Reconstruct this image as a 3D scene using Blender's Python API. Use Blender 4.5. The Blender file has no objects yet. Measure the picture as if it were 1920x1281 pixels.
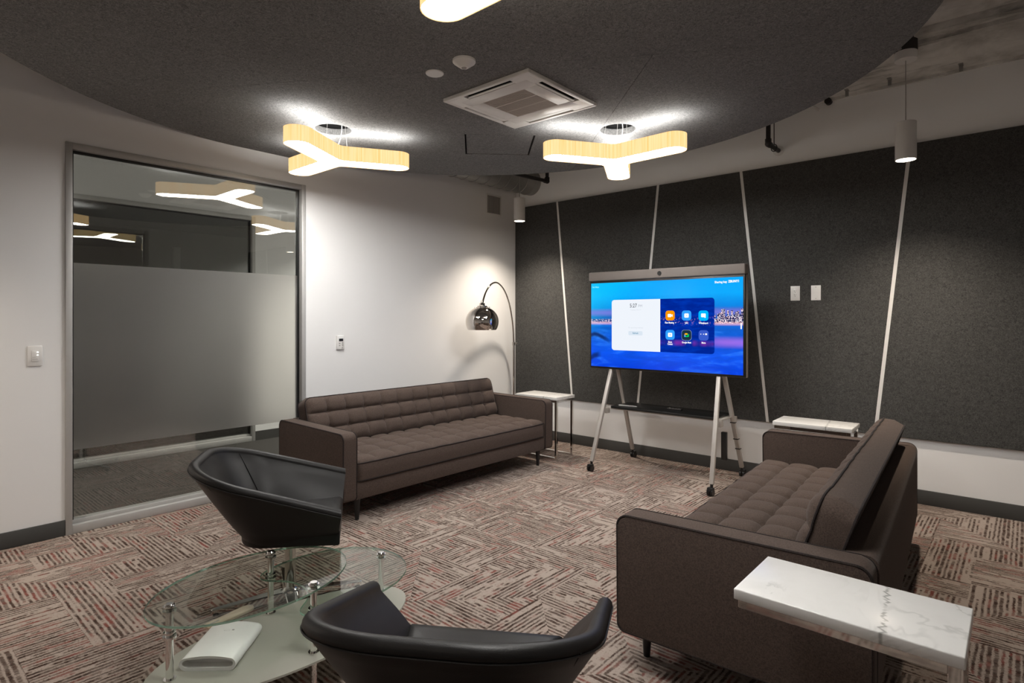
import bpy, bmesh, math, random
from mathutils import Vector, Matrix
from math import sin, cos, pi, radians, sqrt, floor, atan2, hypot

S = bpy.context.scene
COL = S.collection

# ------------------------------------------------------------------ camera, world, exposure
F_PX, HORIZON, CAM_H, YAW = 1098.0, 597.0, 1.4, radians(41.444)
cam_d = bpy.data.cameras.new('camera')
cam = bpy.data.objects.new('camera', cam_d)
COL.objects.link(cam)
cam.location = (0, 0, CAM_H)
cam.rotation_euler = (pi / 2, 0, YAW)
cam_d.sensor_width = 36.0
cam_d.lens = 36.0 * F_PX / 1920.0
cam_d.shift_y = -(640.5 - HORIZON) / 1920.0
cam_d.clip_start = 0.02
S.camera = cam

world = bpy.data.worlds.new('world')
S.world = world
world.use_nodes = True
world.node_tree.nodes['Background'].inputs[0].default_value = (0.9, 0.95, 1.0, 1)
world.node_tree.nodes['Background'].inputs[1].default_value = 0.02

S.view_settings.view_transform = 'Standard'
S.view_settings.look = 'None'
S.view_settings.gamma = 1.0
S.view_settings.use_curve_mapping = False
S.view_settings.exposure = 0.12

# strengths of the room's lamps and of the downlights added in the corridor
PENDANT_W = 115.0
Y_BOTTOM, Y_TOP, Y_SIDE = 42.0, 13.0, 1.10
CORRIDOR_W = 640.0
WARM = (1.0, 0.87, 0.73)

def at(px, py, x=None, y=None, z=None):
    """photo pixel -> room point on the plane x=, y= or z="""
    a = (px - 960) / F_PX
    b = -(py - HORIZON) / F_PX
    r = Vector((a * cos(YAW) - sin(YAW), a * sin(YAW) + cos(YAW), b))
    t = x / r.x if x is not None else y / r.y if y is not None else (z - CAM_H) / r.z
    return Vector((0, 0, CAM_H)) + r * t

# ------------------------------------------------------------------ node helpers
class NT:
    def __init__(self, name):
        self.m = bpy.data.materials.new(name)
        self.m.use_nodes = True
        self.t = self.m.node_tree
        self.t.nodes.clear()
        self.out = self.t.nodes.new('ShaderNodeOutputMaterial')
    def n(self, typ, **kw):
        nd = self.t.nodes.new(typ)
        for k, v in kw.items():
            setattr(nd, k, v)
        return nd
    def put(self, sock, v):
        if isinstance(v, bpy.types.NodeSocket):
            self.t.links.new(v, sock)
        elif v is not None:
            if hasattr(sock, 'default_value') and not isinstance(v, (int, float)) and len(v) == 3 and len(sock.default_value) == 4:
                v = (*v, 1)
            sock.default_value = v
    def math(self, op, a, b=None, c=None, clamp=False):
        nd = self.n('ShaderNodeMath', operation=op, use_clamp=clamp)
        for i, v in enumerate((a, b, c)):
            if v is not None:
                self.put(nd.inputs[i], v)
        return nd.outputs[0]
    def add(self, a, b): return self.math('ADD', a, b)
    def mul(self, a, b): return self.math('MULTIPLY', a, b)
    def gt(self, a, b): return self.math('GREATER_THAN', a, b)
    def lt(self, a, b): return self.math('LESS_THAN', a, b)
    def fl(self, a): return self.math('FLOOR', a)
    def step(self, v, lo, hi):
        nd = self.n('ShaderNodeMapRange', interpolation_type='SMOOTHSTEP')
        self.put(nd.inputs[0], v); nd.inputs[1].default_value = lo; nd.inputs[2].default_value = hi
        return nd.outputs[0]
    def mixf(self, f, a, b):
        nd = self.n('ShaderNodeMix', data_type='FLOAT')
        self.put(nd.inputs[0], f); self.put(nd.inputs[2], a); self.put(nd.inputs[3], b)
        return nd.outputs[0]
    def mix(self, f, a, b, blend='MIX'):
        nd = self.n('ShaderNodeMix', data_type='RGBA', blend_type=blend)
        self.put(nd.inputs[0], f); self.put(nd.inputs[6], a); self.put(nd.inputs[7], b)
        return nd.outputs[2]
    def xyz(self, x=0.0, y=0.0, z=0.0):
        nd = self.n('ShaderNodeCombineXYZ')
        for i, v in enumerate((x, y, z)):
            self.put(nd.inputs[i], v)
        return nd.outputs[0]
    def sep(self, v):
        nd = self.n('ShaderNodeSeparateXYZ'); self.put(nd.inputs[0], v)
        return nd.outputs
    def coord(self, kind='Object'):
        return self.n('ShaderNodeTexCoord').outputs[kind]
    def noise(self, vec, scale=5.0, detail=2.0, rough=0.5, dist=0.0):
        nd = self.n('ShaderNodeTexNoise')
        self.put(nd.inputs['Vector'], vec)
        nd.inputs['Scale'].default_value = scale
        nd.inputs['Detail'].default_value = detail
        nd.inputs['Roughness'].default_value = rough
        nd.inputs['Distortion'].default_value = dist
        return nd.outputs['Fac']
    def white(self, vec):
        nd = self.n('ShaderNodeTexWhiteNoise', noise_dimensions='3D')
        self.put(nd.inputs['Vector'], vec)
        return nd.outputs['Value']
    def scalev(self, v, s):
        nd = self.n('ShaderNodeVectorMath', operation='MULTIPLY')
        self.put(nd.inputs[0], v); nd.inputs[1].default_value = s
        return nd.outputs[0]
    def bump(self, h, strength=0.3, dist=0.01):
        nd = self.n('ShaderNodeBump')
        nd.inputs['Strength'].default_value = strength
        nd.inputs['Distance'].default_value = dist
        self.put(nd.inputs['Height'], h)
        return nd.outputs[0]
    def pbsdf(self, color=(.8, .8, .8), rough=.5, metal=0.0, normal=None, **kw):
        nd = self.n('ShaderNodeBsdfPrincipled')
        self.put(nd.inputs['Base Color'], color)
        self.put(nd.inputs['Roughness'], rough)
        self.put(nd.inputs['Metallic'], metal)
        if normal is not None:
            self.put(nd.inputs['Normal'], normal)
        for k, v in kw.items():
            self.put(nd.inputs[k.replace('_', ' ')], v)
        return nd.outputs[0]
    def end(self, shader):
        self.t.links.new(shader, self.out.inputs[0])
        return self.m

def plain(name, color, rough=.5, metal=0.0, **kw):
    t = NT(name)
    # faint procedural unevenness so no surface is perfectly flat in colour
    n = t.noise(t.coord(), 14, 3)
    c = t.mix(n, tuple(v * .95 for v in color), tuple(min(1, v * 1.05) for v in color))
    return t.end(t.pbsdf(c, rough, metal, **kw))

def emit(name, color, strength=1.0):
    t = NT(name)
    e = t.n('ShaderNodeEmission')
    e.inputs[0].default_value = (*color, 1); e.inputs[1].default_value = strength
    return t.end(e.outputs[0])

def mat_wall():
    t = NT('white_painted_wall')
    c = t.coord()
    n = t.noise(c, 160, 2)
    n2 = t.noise(c, 1.3, 3)
    col = t.mix(n2, (.80, .80, .795), (.85, .85, .845))
    return t.end(t.pbsdf(col, .55, normal=t.bump(n, .06, .002)))

def mat_felt(name, lo, hi):
    t = NT(name)
    c = t.coord()
    a = t.noise(c, 75, 6, .75, 1.6)
    b = t.noise(t.scalev(c, (1.0, 1.0, 2.2)), 260, 3, .7)
    c2 = t.noise(c, 3, 2)
    f = t.step(t.add(t.mul(a, .72), t.mul(b, .28)), .36, .64)
    col = t.mix(f, lo, hi)
    col = t.mix(t.mul(c2, .25), col, tuple(v * .8 for v in lo))
    return t.end(t.pbsdf(col, .95, normal=t.bump(f, .25, .003), Specular_IOR_Level=.12))

def mat_fabric(name, base):
    t = NT(name)
    c = t.coord()
    a = t.noise(c, 230, 5, .85)
    b = t.noise(c, 9, 3)
    w1 = t.math('SINE', t.mul(t.sep(c)[1], 2600)); w2 = t.math('SINE', t.mul(t.add(t.sep(c)[0], t.sep(c)[2]), 2600))
    wv = t.mul(w1, w2)
    col = t.mix(t.step(a, .35, .65), tuple(v * .60 for v in base), tuple(v * 1.42 for v in base))
    col = t.mix(t.mul(b, .3), col, tuple(v * .85 for v in base))
    return t.end(t.pbsdf(col, .93, normal=t.bump(t.add(a, t.mul(wv, .2)), .25, .002), Specular_IOR_Level=.1,
                         Sheen_Weight=.08, Sheen_Roughness=.4))

def mat_leather():
    t = NT('black_leather')
    c = t.coord()
    v = t.n('ShaderNodeTexVoronoi'); t.put(v.inputs['Vector'], c); v.inputs['Scale'].default_value = 420
    n = t.noise(c, 7, 4)
    r = t.math('ADD', t.mul(n, .18), .36)
    return t.end(t.pbsdf(t.mix(n, (.007, .0062, .006), (.013, .0115, .011)), r,
                         normal=t.bump(t.add(v.outputs['Distance'], t.mul(n, 1.2)), .10, .002), Specular_IOR_Level=.33))

def mat_carpet(name, base, dark, red, scale=1.0, dull=1.0):
    t = NT(name)
    c = t.coord()
    w = t.noise(c, 190, 2)
    w2 = t.noise(t.scalev(c, (1, 1, 1)), 310, 2)
    x0, y0, _ = t.sep(c)
    x = t.add(x0, t.mul(t.add(w, -.5), .011)); y = t.add(y0, t.mul(t.add(w2, -.5), .011))
    s = .46
    cx = t.fl(t.mul(x0, 1 / s)); cy = t.fl(t.mul(y0, 1 / s))
    fx = t.math('FRACT', t.mul(x0, 1 / s)); fy = t.math('FRACT', t.mul(y0, 1 / s))
    h1 = t.white(t.xyz(cx, cy, 1.3)); h2 = t.white(t.xyz(cx, cy, 7.7)); h3 = t.white(t.xyz(cx, cy, 3.1))
    d1 = t.gt(fx, fy); d2 = t.gt(fx, t.add(1.0, t.mul(fy, -1.0)))
    dia = t.mixf(t.gt(h3, .5), d1, d2)
    both = t.math('ABSOLUTE', t.add(d1, t.mul(d2, -1.0)))
    sx = t.fl(t.mul(x0, 2 / s)); sy = t.fl(t.mul(y0, 2 / s))
    quad = t.gt(t.white(t.xyz(sx, sy, 4.2)), .5)
    o = t.mixf(t.gt(h2, .42), quad, t.mixf(t.gt(h2, .74), dia, both))
    o = t.mixf(t.gt(h1, .5), o, t.add(1.0, t.mul(o, -1.0)))
    along = t.mixf(o, x, y); across = t.mixf(o, y, x)
    pitch = .0225
    row = t.fl(t.mul(across, 1 / pitch)); rf = t.math('FRACT', t.mul(across, 1 / pitch))
    rh = t.white(t.xyz(row, o, 5.1))
    n = t.noise(t.xyz(t.mul(along, 5.5), t.mul(rh, 211.0), t.mul(o, 40.0)), 1.0, 4, .72)
    bias = t.add(t.noise(c, 2.2, 2), -.5)
    v = t.add(t.add(n, t.mul(bias, .30)), t.mul(t.add(t.white(t.xyz(row, o, 8.8)), -.5), .20))
    fz = t.add(t.noise(c, 105, 3, .7), -.5)
    fz2 = t.add(t.noise(c, 430, 3, .8), -.5)
    off = t.mul(t.add(t.noise(t.xyz(t.mul(along, 14.0), t.mul(rh, 57.0), 2.0), 1.0, 2), -.5), .55)
    wid = t.add(.08, t.mul(t.white(t.xyz(row, o, 2.9)), .17))
    prof = t.add(t.math('ABSOLUTE', t.add(t.add(rf, off), -.5)), t.add(t.mul(fz, .62), t.add(t.mul(fz2, .45), t.mul(wid, -1.0))))
    darkf = t.mul(t.step(v, .37, .45), t.math('SUBTRACT', 1.0, t.step(prof, .00, .20)))
    nr = t.noise(t.xyz(t.mul(along, 6.0), t.mul(rh, 91.0), 9.0), 1.0, 2, .6)
    redf = t.mul(t.step(t.add(nr, t.mul(t.add(t.noise(c, 1.1, 2), -.5), .5)), .53, .62), .8)
    fuzz = t.noise(c, 520, 3, .8)
    bcol = t.mix(t.step(fuzz, .3, .7), tuple(k * .74 for k in base), tuple(k * 1.18 for k in base))
    dcol = t.mix(redf, t.mix(t.step(t.noise(c, 60, 3), .4, .65), dark, tuple(k * 2.2 for k in dark)), red)
    speck = t.mul(t.step(t.add(t.noise(c, 95, 4, .75), t.mul(bias, .25)), .54, .66), .62)
    bcol = t.mix(speck, bcol, tuple(k * 2.5 for k in dark))
    pinkf = t.mul(t.step(nr, .52, .66), .30)
    bcol = t.mix(pinkf, bcol, t.mix(.35, base, red))
    amp = t.add(.60, t.mul(t.step(t.noise(t.xyz(t.mul(along, 16.0), t.mul(rh, 133.0), 6.0), 1.0, 3), .35, .62), .38))
    col = t.mix(t.mul(darkf, amp), bcol, dcol)
    hgt = t.add(t.mul(darkf, -.6), t.mul(fuzz, .9))
    return t.end(t.pbsdf(col, .97, normal=t.bump(hgt, .55, .006), Specular_IOR_Level=.08))

def mat_plain_carpet():
    t = NT('dark_grey_carpet')
    c = t.coord()
    f = t.noise(c, 260, 5, .8)
    col = t.mix(t.step(f, .35, .65), (.035, .034, .032), (.105, .10, .094))
    return t.end(t.pbsdf(col, .97, normal=t.bump(f, .5, .005), Specular_IOR_Level=.08))

def mat_glass(name, tint, boost, rough=0.0, ior=1.5):
    t = NT(name)
    tr = t.n('ShaderNodeBsdfTransparent'); tr.inputs[0].default_value = (*tint, 1)
    gl = t.n('ShaderNodeBsdfGlossy'); gl.inputs['Roughness'].default_value = rough
    lw = t.n('ShaderNodeLayerWeight')
    f5 = t.math('POWER', lw.outputs['Facing'], 5.0)
    f0 = ((ior - 1) / (ior + 1)) ** 2
    ms = t.n('ShaderNodeMixShader')
    t.put(ms.inputs[0], t.math('MULTIPLY', t.math('MULTIPLY_ADD', f5, 1 - f0, f0), boost, clamp=True))
    t.t.links.new(tr.outputs[0], ms.inputs[1]); t.t.links.new(gl.outputs[0], ms.inputs[2])
    return t.end(ms.outputs[0])

def mat_frost():
    t = NT('frosted_window_film')
    rf = t.n('ShaderNodeBsdfRefraction'); rf.inputs['Color'].default_value = (.96, .95, .935, 1)
    rf.inputs['Roughness'].default_value = .36; rf.inputs['IOR'].default_value = 1.4
    df = t.n('ShaderNodeBsdfDiffuse'); df.inputs[0].default_value = (.60, .59, .575, 1)
    gl = t.n('ShaderNodeBsdfGlossy'); gl.inputs['Roughness'].default_value = .42
    fr = t.n('ShaderNodeFresnel'); fr.inputs[0].default_value = 1.45
    m1 = t.n('ShaderNodeMixShader'); m1.inputs[0].default_value = .10
    t.t.links.new(rf.outputs[0], m1.inputs[1]); t.t.links.new(df.outputs[0], m1.inputs[2])
    m2 = t.n('ShaderNodeMixShader'); t.t.links.new(t.mul(fr.outputs[0], .8), m2.inputs[0])
    t.t.links.new(m1.outputs[0], m2.inputs[1]); t.t.links.new(gl.outputs[0], m2.inputs[2])
    return t.end(m2.outputs[0])

def mat_frost_shelf():
    t = NT('frosted_green_shelf_glass')
    tr = t.n('ShaderNodeBsdfTransparent'); tr.inputs[0].default_value = (.88, .88, .84, 1)
    pb = t.pbsdf((.56, .55, .49), .12, Specular_IOR_Level=.6)
    tl = t.n('ShaderNodeBsdfTranslucent'); tl.inputs[0].default_value = (.62, .62, .56, 1)
    m0 = t.n('ShaderNodeMixShader'); m0.inputs[0].default_value = .3
    t.t.links.new(pb, m0.inputs[1]); t.t.links.new(tl.outputs[0], m0.inputs[2])
    m1 = t.n('ShaderNodeMixShader'); m1.inputs[0].default_value = .88
    t.t.links.new(tr.outputs[0], m1.inputs[1]); t.t.links.new(m0.outputs[0], m1.inputs[2])
    return t.end(m1.outputs[0])

def mat_marble():
    t = NT('white_veined_marble')
    c = t.coord()
    x, y, z = t.sep(c)
    n = t.noise(c, 3.2, 5, .6, .6)
    d = t.math('ABSOLUTE', t.add(t.noise(t.scalev(c, (1.0, .45, 1.0)), 3.4, 5, .62, .9), -.5))
    vein = t.math('SUBTRACT', 1.0, t.step(d, .0, .018))
    vein = t.mul(vein, t.step(t.noise(c, 4.5, 2), .45, .62))
    # one dark cross vein with a zigzag
    zig = t.add(t.mul(t.add(t.noise(t.xyz(0.0, t.mul(y, 60.0), 3.0), 1.0, 2), -.5), .045), t.mul(y, .10))
    dv = t.math('ABSOLUTE', t.add(t.add(x, -.085), zig))
    big = t.mul(t.math('SUBTRACT', 1.0, t.step(dv, .001, .007)), t.step(t.noise(c, 26, 2), .36, .55))
    col = t.mix(t.mul(t.step(n, .45, .75), .35), (.80, .79, .765), (.62, .61, .585))
    col = t.mix(t.mul(vein, .34), col, (.36, .36, .34))
    col = t.mix(t.mul(big, .7), col, (.22, .22, .20))
    return t.end(t.pbsdf(col, .22))

def mat_concrete():
    t = NT('raw_concrete')
    c = t.coord()
    a = t.noise(c, 3.2, 8, .62, .4)
    b = t.noise(t.scalev(c, (.35, 1.3, 1.0)), 4.1, 6, .66)
    col = t.mix(t.step(a, .30, .68), (.42, .41, .385), (.74, .73, .70))
    col = t.mix(t.mul(t.step(b, .54, .70), .75), col, (.10, .097, .088))
    return t.end(t.pbsdf(col, .9, normal=t.bump(a, .35, .02)))

def mat_brushed(name, col, rough=.35):
    t = NT(name)
    n = t.noise(t.scalev(t.coord(), (1, 1, 60)), 6, 2)
    return t.end(t.pbsdf(col, t.math('ADD', t.mul(n, .15), rough - .07), 1.0))

def mat_veneer():
    t = NT('backlit_wood_veneer')
    u, v, _ = t.sep(t.coord('UV'))
    g = t.noise(t.xyz(t.mul(u, 70.0), t.mul(v, 1.2), 0.0), 1.0, 4, .65)
    h = t.noise(t.xyz(t.mul(u, 16.0), t.mul(v, .7), 4.0), 1.0, 2)
    ln = t.noise(t.xyz(t.mul(u, 150.0), t.mul(v, 3.0), 8.0), 1.0, 2)
    col = t.mix(t.step(g, .32, .68), (1.0, .56, .19), (1.0, .72, .36))
    col = t.mix(t.mul(t.step(h, .4, .7), .45), col, (1.0, .78, .46))
    col = t.mix(t.mul(t.step(ln, .60, .72), .30), col, (.66, .32, .10))
    e = t.n('ShaderNodeEmission'); t.put(e.inputs[0], col); e.inputs[1].default_value = Y_SIDE
    d = t.n('ShaderNodeBsdfDiffuse'); t.put(d.inputs[0], (.10, .06, .03))
    a = t.n('ShaderNodeAddShader')
    t.t.links.new(e.outputs[0], a.inputs[0]); t.t.links.new(d.outputs[0], a.inputs[1])
    return t.end(a.outputs[0])

M = {}
M['wall'] = mat_wall()
M['felt_wall'] = mat_felt('charcoal_wall_felt', (.034, .034, .033), (.112, .111, .106))
M['felt_ceiling'] = mat_felt('charcoal_ceiling_felt', (.100, .100, .099), (.305, .303, .298))
M['carpet'] = mat_carpet('patterned_carpet', (.43, .355, .305), (.040, .023, .017), (.24, .070, .055))
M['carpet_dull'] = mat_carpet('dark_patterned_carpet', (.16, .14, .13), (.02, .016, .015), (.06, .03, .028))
M['grey_carpet'] = mat_plain_carpet()
M['baseboard'] = plain('charcoal_rubber_base', (.055, .055, .052), .6)
M['alu'] = plain('satin_aluminium', (.50, .495, .48), .45, .35)
M['glass'] = mat_glass('partition_glass', (.93, .95, .93), 2.9)
M['table_glass'] = mat_glass('clear_table_glass', (.90, .93, .90), 1.15)
def mat_edge():
    t = NT('green_glass_edge')
    g = t.n('ShaderNodeBsdfGlass'); g.inputs['Color'].default_value = (.45, .72, .60, 1); g.inputs['Roughness'].default_value = .02; g.inputs['IOR'].default_value = 1.5
    d = t.n('ShaderNodeBsdfTranslucent'); d.inputs[0].default_value = (.50, .70, .61, 1)
    m = t.n('ShaderNodeMixShader'); m.inputs[0].default_value = .16
    t.t.links.new(g.outputs[0], m.inputs[1]); t.t.links.new(d.outputs[0], m.inputs[2])
    return t.end(m.outputs[0])
M['edge_glass'] = mat_edge()
M['frost'] = mat_frost()
M['shelf_glass'] = mat_frost_shelf()
M['fabric'] = mat_fabric('brown_grey_upholstery', (.092, .068, .057))
M['piping'] = mat_fabric('dark_piping', (.030, .024, .023))
M['leather'] = mat_leather()
M['black_wood'] = plain('black_stained_wood', (.010, .009, .009), .4)
M['chrome'] = plain('polished_chrome', (.82, .81, .79), .05, 1.0)
M['smoke_chrome'] = plain('smoked_chrome', (.66, .62, .58), .04, 1.0)
M['marble'] = mat_marble()
M['concrete'] = mat_concrete()
M['white_paint'] = plain('white_enamel', (.72, .71, .69), .4)
M['white_plastic'] = plain('white_plastic', (.78, .77, .75), .35)
M['grey_plastic'] = plain('grey_plastic', (.40, .385, .37), .5)
M['filter_tan'] = plain('tan_filter_grille', (.52, .465, .43), .7)
M['filter_pale'] = plain('pale_grille_rib', (.62, .57, .53), .6)
M['dark_gap'] = plain('black_void', (.006, .006, .006), .9)
M['black_plastic'] = plain('black_plastic', (.010, .010, .010), .35)
M['black_iron'] = plain('black_iron_pipe', (.018, .015, .014), .45)
M['stand_metal'] = plain('grey_powder_coat', (.52, .49, .455), .42, .3)
M['bar_grey'] = plain('taupe_speaker_cloth', (.20, .175, .16), .85)
M['galv'] = plain('galvanised_duct', (.34, .335, .32), .42, .7)
M['veneer'] = mat_veneer()
M['diffuser'] = emit('glowing_diffuser', (1.0, .975, .94), Y_BOTTOM)
M['diffuser_top'] = emit('glowing_top_diffuser', (1.0, .975, .94), Y_TOP)
M['pendant_lens'] = emit('glowing_lens', (1.0, .86, .70), 14.0)
M['led'] = emit('status_led', (1.0, 1.0, .92), 2.5)
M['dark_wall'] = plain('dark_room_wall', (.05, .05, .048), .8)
M['beige_plastic'] = plain('beige_plastic', (.66, .52, .38), .5)

# ------------------------------------------------------------------ mesh helpers
def finish(name, bm, mat, parent=None, smooth=35, kind=None, mats=None):
    bmesh.ops.recalc_face_normals(bm, faces=bm.faces)
    me = bpy.data.meshes.new(name)
    bm.to_mesh(me); bm.free()
    for k in (mats or [mat]):
        me.materials.append(M[k] if isinstance(k, str) else k)
    if smooth:
        for p in me.polygons:
            p.use_smooth = True
        me.set_sharp_from_angle(angle=radians(smooth))
    o = bpy.data.objects.new(name, me)
    COL.objects.link(o)
    if parent is not None:
        o.parent = parent
    if kind:
        o['kind'] = kind
    return o

def tag(o, label, cat, group=None):
    o['label'] = label; o['category'] = cat
    if group:
        o['group'] = group
    return o

def thing(name, label, cat, loc=(0, 0, 0), rz=0.0, group=None):
    o = bpy.data.objects.new(name, None)
    COL.objects.link(o)
    o.location = loc; o.rotation_euler = (0, 0, rz); o.empty_display_size = .1
    return tag(o, label, cat, group)

def copy_tree(o, parent=None):
    c = o.copy(); COL.objects.link(c)
    if parent is not None:
        c.parent = parent
    for ch in list(o.children):
        copy_tree(ch, c)
    return c

def bbox(bm, lo, hi, bev=0.0, seg=2):
    lo, hi = Vector(lo), Vector(hi)
    ret = bmesh.ops.create_cube(bm, size=1.0)
    vs = ret['verts']
    for v in vs:
        v.co = Vector((lo[i] + (v.co[i] + .5) * (hi[i] - lo[i]) for i in range(3)))
    if bev > 0:
        es = list({e for v in vs for e in v.link_edges})
        bmesh.ops.bevel(bm, geom=es, offset=bev, segments=seg, profile=.5, affect='EDGES')
    return bm

def box(name, lo, hi, mat, parent=None, bev=0.0, seg=2, kind=None):
    return finish(name, bbox(bmesh.new(), lo, hi, bev, seg), mat, parent, kind=kind)

def tube(bm, pts, r, n=8, closed=False, cap=True):
    pts = [Vector(p) for p in pts]
    N = len(pts)
    rs = r if isinstance(r, (list, tuple)) else [r] * N
    def tan(i):
        if closed:
            return (pts[(i + 1) % N] - pts[i - 1]).normalized()
        a = pts[max(0, i - 1)]; b = pts[min(N - 1, i + 1)]
        return (b - a).normalized()
    t0 = tan(0)
    up = Vector((0, 0, 1)) if abs(t0.z) < .9 else Vector((1, 0, 0))
    u = t0.cross(up).normalized()
    rings = []
    for i in range(N):
        t = tan(i)
        u = (u - t * u.dot(t))
        if u.length < 1e-6:
            u = t.orthogonal()
        u.normalize()
        w = t.cross(u)
        rings.append([bm.verts.new(pts[i] + (u * cos(2 * pi * k / n) + w * sin(2 * pi * k / n)) * rs[i]) for k in range(n)])
    for i in range(N if closed else N - 1):
        A, B = rings[i], rings[(i + 1) % N]
        for k in range(n):
            bm.faces.new((A[k], A[(k + 1) % n], B[(k + 1) % n], B[k]))
    if cap and not closed:
        bm.faces.new(rings[0][::-1]); bm.faces.new(rings[-1])
    return bm

def lathe(bm, prof, n=32, loc=(0, 0, 0), cap=True):
    """prof: list of (radius, z)"""
    loc = Vector(loc)
    rings = []
    for r, z in prof:
        if r < 1e-6:
            rings.append([bm.verts.new(loc + Vector((0, 0, z)))])
        else:
            rings.append([bm.verts.new(loc + Vector((r * cos(2 * pi * k / n), r * sin(2 * pi * k / n), z))) for k in range(n)])
    for A, B in zip(rings, rings[1:]):
        for k in range(n):
            a = [A[k % len(A)], A[(k + 1) % len(A)]] if len(A) > 1 else [A[0]]
            b = [B[(k + 1) % len(B)], B[k % len(B)]] if len(B) > 1 else [B[0]]
            if len(a) + len(b) > 2:
                bm.faces.new(a + b)
    if cap:
        if len(rings[0]) > 1: bm.faces.new(rings[0][::-1])
        if len(rings[-1]) > 1: bm.faces.new(rings[-1])
    return bm

def prism(bm, outline, axis, lo, hi, bev=0.0, seg=2):
    """outline (a,b) extruded along axis 'x','y' or 'z'"""
    def mk(a, b, c):
        return Vector((c, a, b)) if axis == 'x' else Vector((a, c, b)) if axis == 'y' else Vector((a, b, c))
    A = [bm.verts.new(mk(a, b, lo)) for a, b in outline]
    B = [bm.verts.new(mk(a, b, hi)) for a, b in outline]
    n = len(A)
    fs = [bm.faces.new(A[::-1]), bm.faces.new(B)]
    for i in range(n):
        bm.faces.new((A[i], A[(i + 1) % n], B[(i + 1) % n], B[i]))
    if bev > 0:
        es = {e for f in fs for e in f.edges}
        bmesh.ops.bevel(bm, geom=list(es), offset=bev, segments=seg, profile=.5, affect='EDGES')
    return bm

def round_poly(pts, rads, closed=True, n=6):
    """2-D polygon with rounded corners"""
    pts = [Vector(p) for p in pts]
    N = len(pts); out = []
    for i, p in enumerate(pts):
        r = rads[i] if isinstance(rads, (list, tuple)) else rads
        if r <= 0 or (not closed and i in (0, N - 1)):
            out.append(p); continue
        a = (pts[i - 1] - p).normalized(); b = (pts[(i + 1) % N] - p).normalized()
        ang = a.angle(b)
        d = r / math.tan(ang / 2)
        c = p + (a + b).normalized() * (r / sin(ang / 2))
        s = p + a * d - c; e = p + b * d - c
        a0 = atan2(s.y, s.x); a1 = atan2(e.y, e.x)
        da = (a1 - a0 + pi) % (2 * pi) - pi
        for k in range(n + 1):
            t = a0 + da * k / n
            out.append(c + Vector((cos(t), sin(t))) * r)
    return [(v.x, v.y) for v in out]

def resample(pts, n):
    pts = [Vector(p) for p in pts]
    L = [0]
    for a, b in zip(pts, pts[1:]):
        L.append(L[-1] + (b - a).length)
    out = []; j = 0
    for k in range(n):
        s = L[-1] * k / (n - 1)
        while j < len(L) - 2 and L[j + 1] < s:
            j += 1
        t = (s - L[j]) / max(1e-9, L[j + 1] - L[j])
        out.append(pts[j].lerp(pts[j + 1], t))
    return out

def text_mesh(name, body, size, mat, parent, loc, width=None, bold=0.0, align='CENTER'):
    """flat lettering facing local -Y"""
    cu = bpy.data.curves.new('lettering', 'FONT')
    cu.body = body; cu.size = size; cu.align_x = align; cu.align_y = 'CENTER'; cu.offset = bold
    cu.resolution_u = 3
    tmp = bpy.data.objects.new('lettering_curve', cu)
    COL.objects.link(tmp)
    dg = bpy.context.evaluated_depsgraph_get()
    me = bpy.data.meshes.new_from_object(tmp.evaluated_get(dg))
    bpy.data.objects.remove(tmp); bpy.data.curves.remove(cu)
    xs = [v.co.x for v in me.vertices]
    k = 1.0
    if width and xs:
        k = width / (max(xs) - min(xs))
    for v in me.vertices:
        v.co = Vector((v.co.x * k, 0, v.co.y))
    me.name = name
    me.materials.clear(); me.materials.append(M[mat])
    o = bpy.data.objects.new(name, me)
    COL.objects.link(o); o.parent = parent; o.location = loc
    return o

# ------------------------------------------------------------------ the setting
XW, YW, HC = -4.66, 5.355, 3.21           # left wall, screen wall, slab height
XR, YN = 2.4, -2.2                        # walls out of view
WT = .12
GY0, GY1, GZ = .923, 2.593, 2.541         # opening of the glazed partition
X2 = -6.65                                # second partition across the corridor
G2Y1 = 3.08
def struct(o):
    o['kind'] = 'structure'; return o

def quad_floor(name, x0, x1, y0, y1, mat, z0=-.06, z1=0.0):
    return struct(box(name, (x0, y0, z0), (x1, y1, z1), mat))

quad_floor('floor', XW - .06, XR, YN, YW, 'carpet')
quad_floor('floor_corridor', X2 - .05, XW - .06, YN, 7.0, 'grey_carpet')
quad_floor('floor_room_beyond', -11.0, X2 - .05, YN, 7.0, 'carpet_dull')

bm = bmesh.new()
bbox(bm, (XW - WT, YN, 0), (XW, GY0, HC + .4))
bbox(bm, (XW - WT, GY1, 0), (XW, YW + WT, HC + .4))
bbox(bm, (XW - WT, GY0, GZ), (XW, GY1, HC + .4))
struct(finish('wall_left', bm, 'wall', smooth=0))
struct(box('wall_far', (XW, YW, 0), (XR, YW + WT, HC + .4), 'wall'))
struct(box('wall_near', (XW, YN - WT, 0), (XR, YN, HC + .4), 'wall'))
struct(box('wall_right', (XR, YN - WT, 0), (XR + WT, YW + WT, HC + .4), 'wall'))

# raw slab with a lower strip along the screen wall
bm = bmesh.new()
bbox(bm, (XW - .1, 4.68, HC), (XR, YW + .1, HC + .3))
bbox(bm, (XW - .1, YN, HC + .075), (XR, 4.68, HC + .3))
bbox(bm, (XW + .0, 4.60, HC + .028), (XR, 4.682, HC + .08))
struct(finish('ceiling', bm, 'concrete', smooth=0))
struct(box('trim_1', (XW, YW - .022, HC - .022), (XR, YW, HC), 'concrete'))

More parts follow.
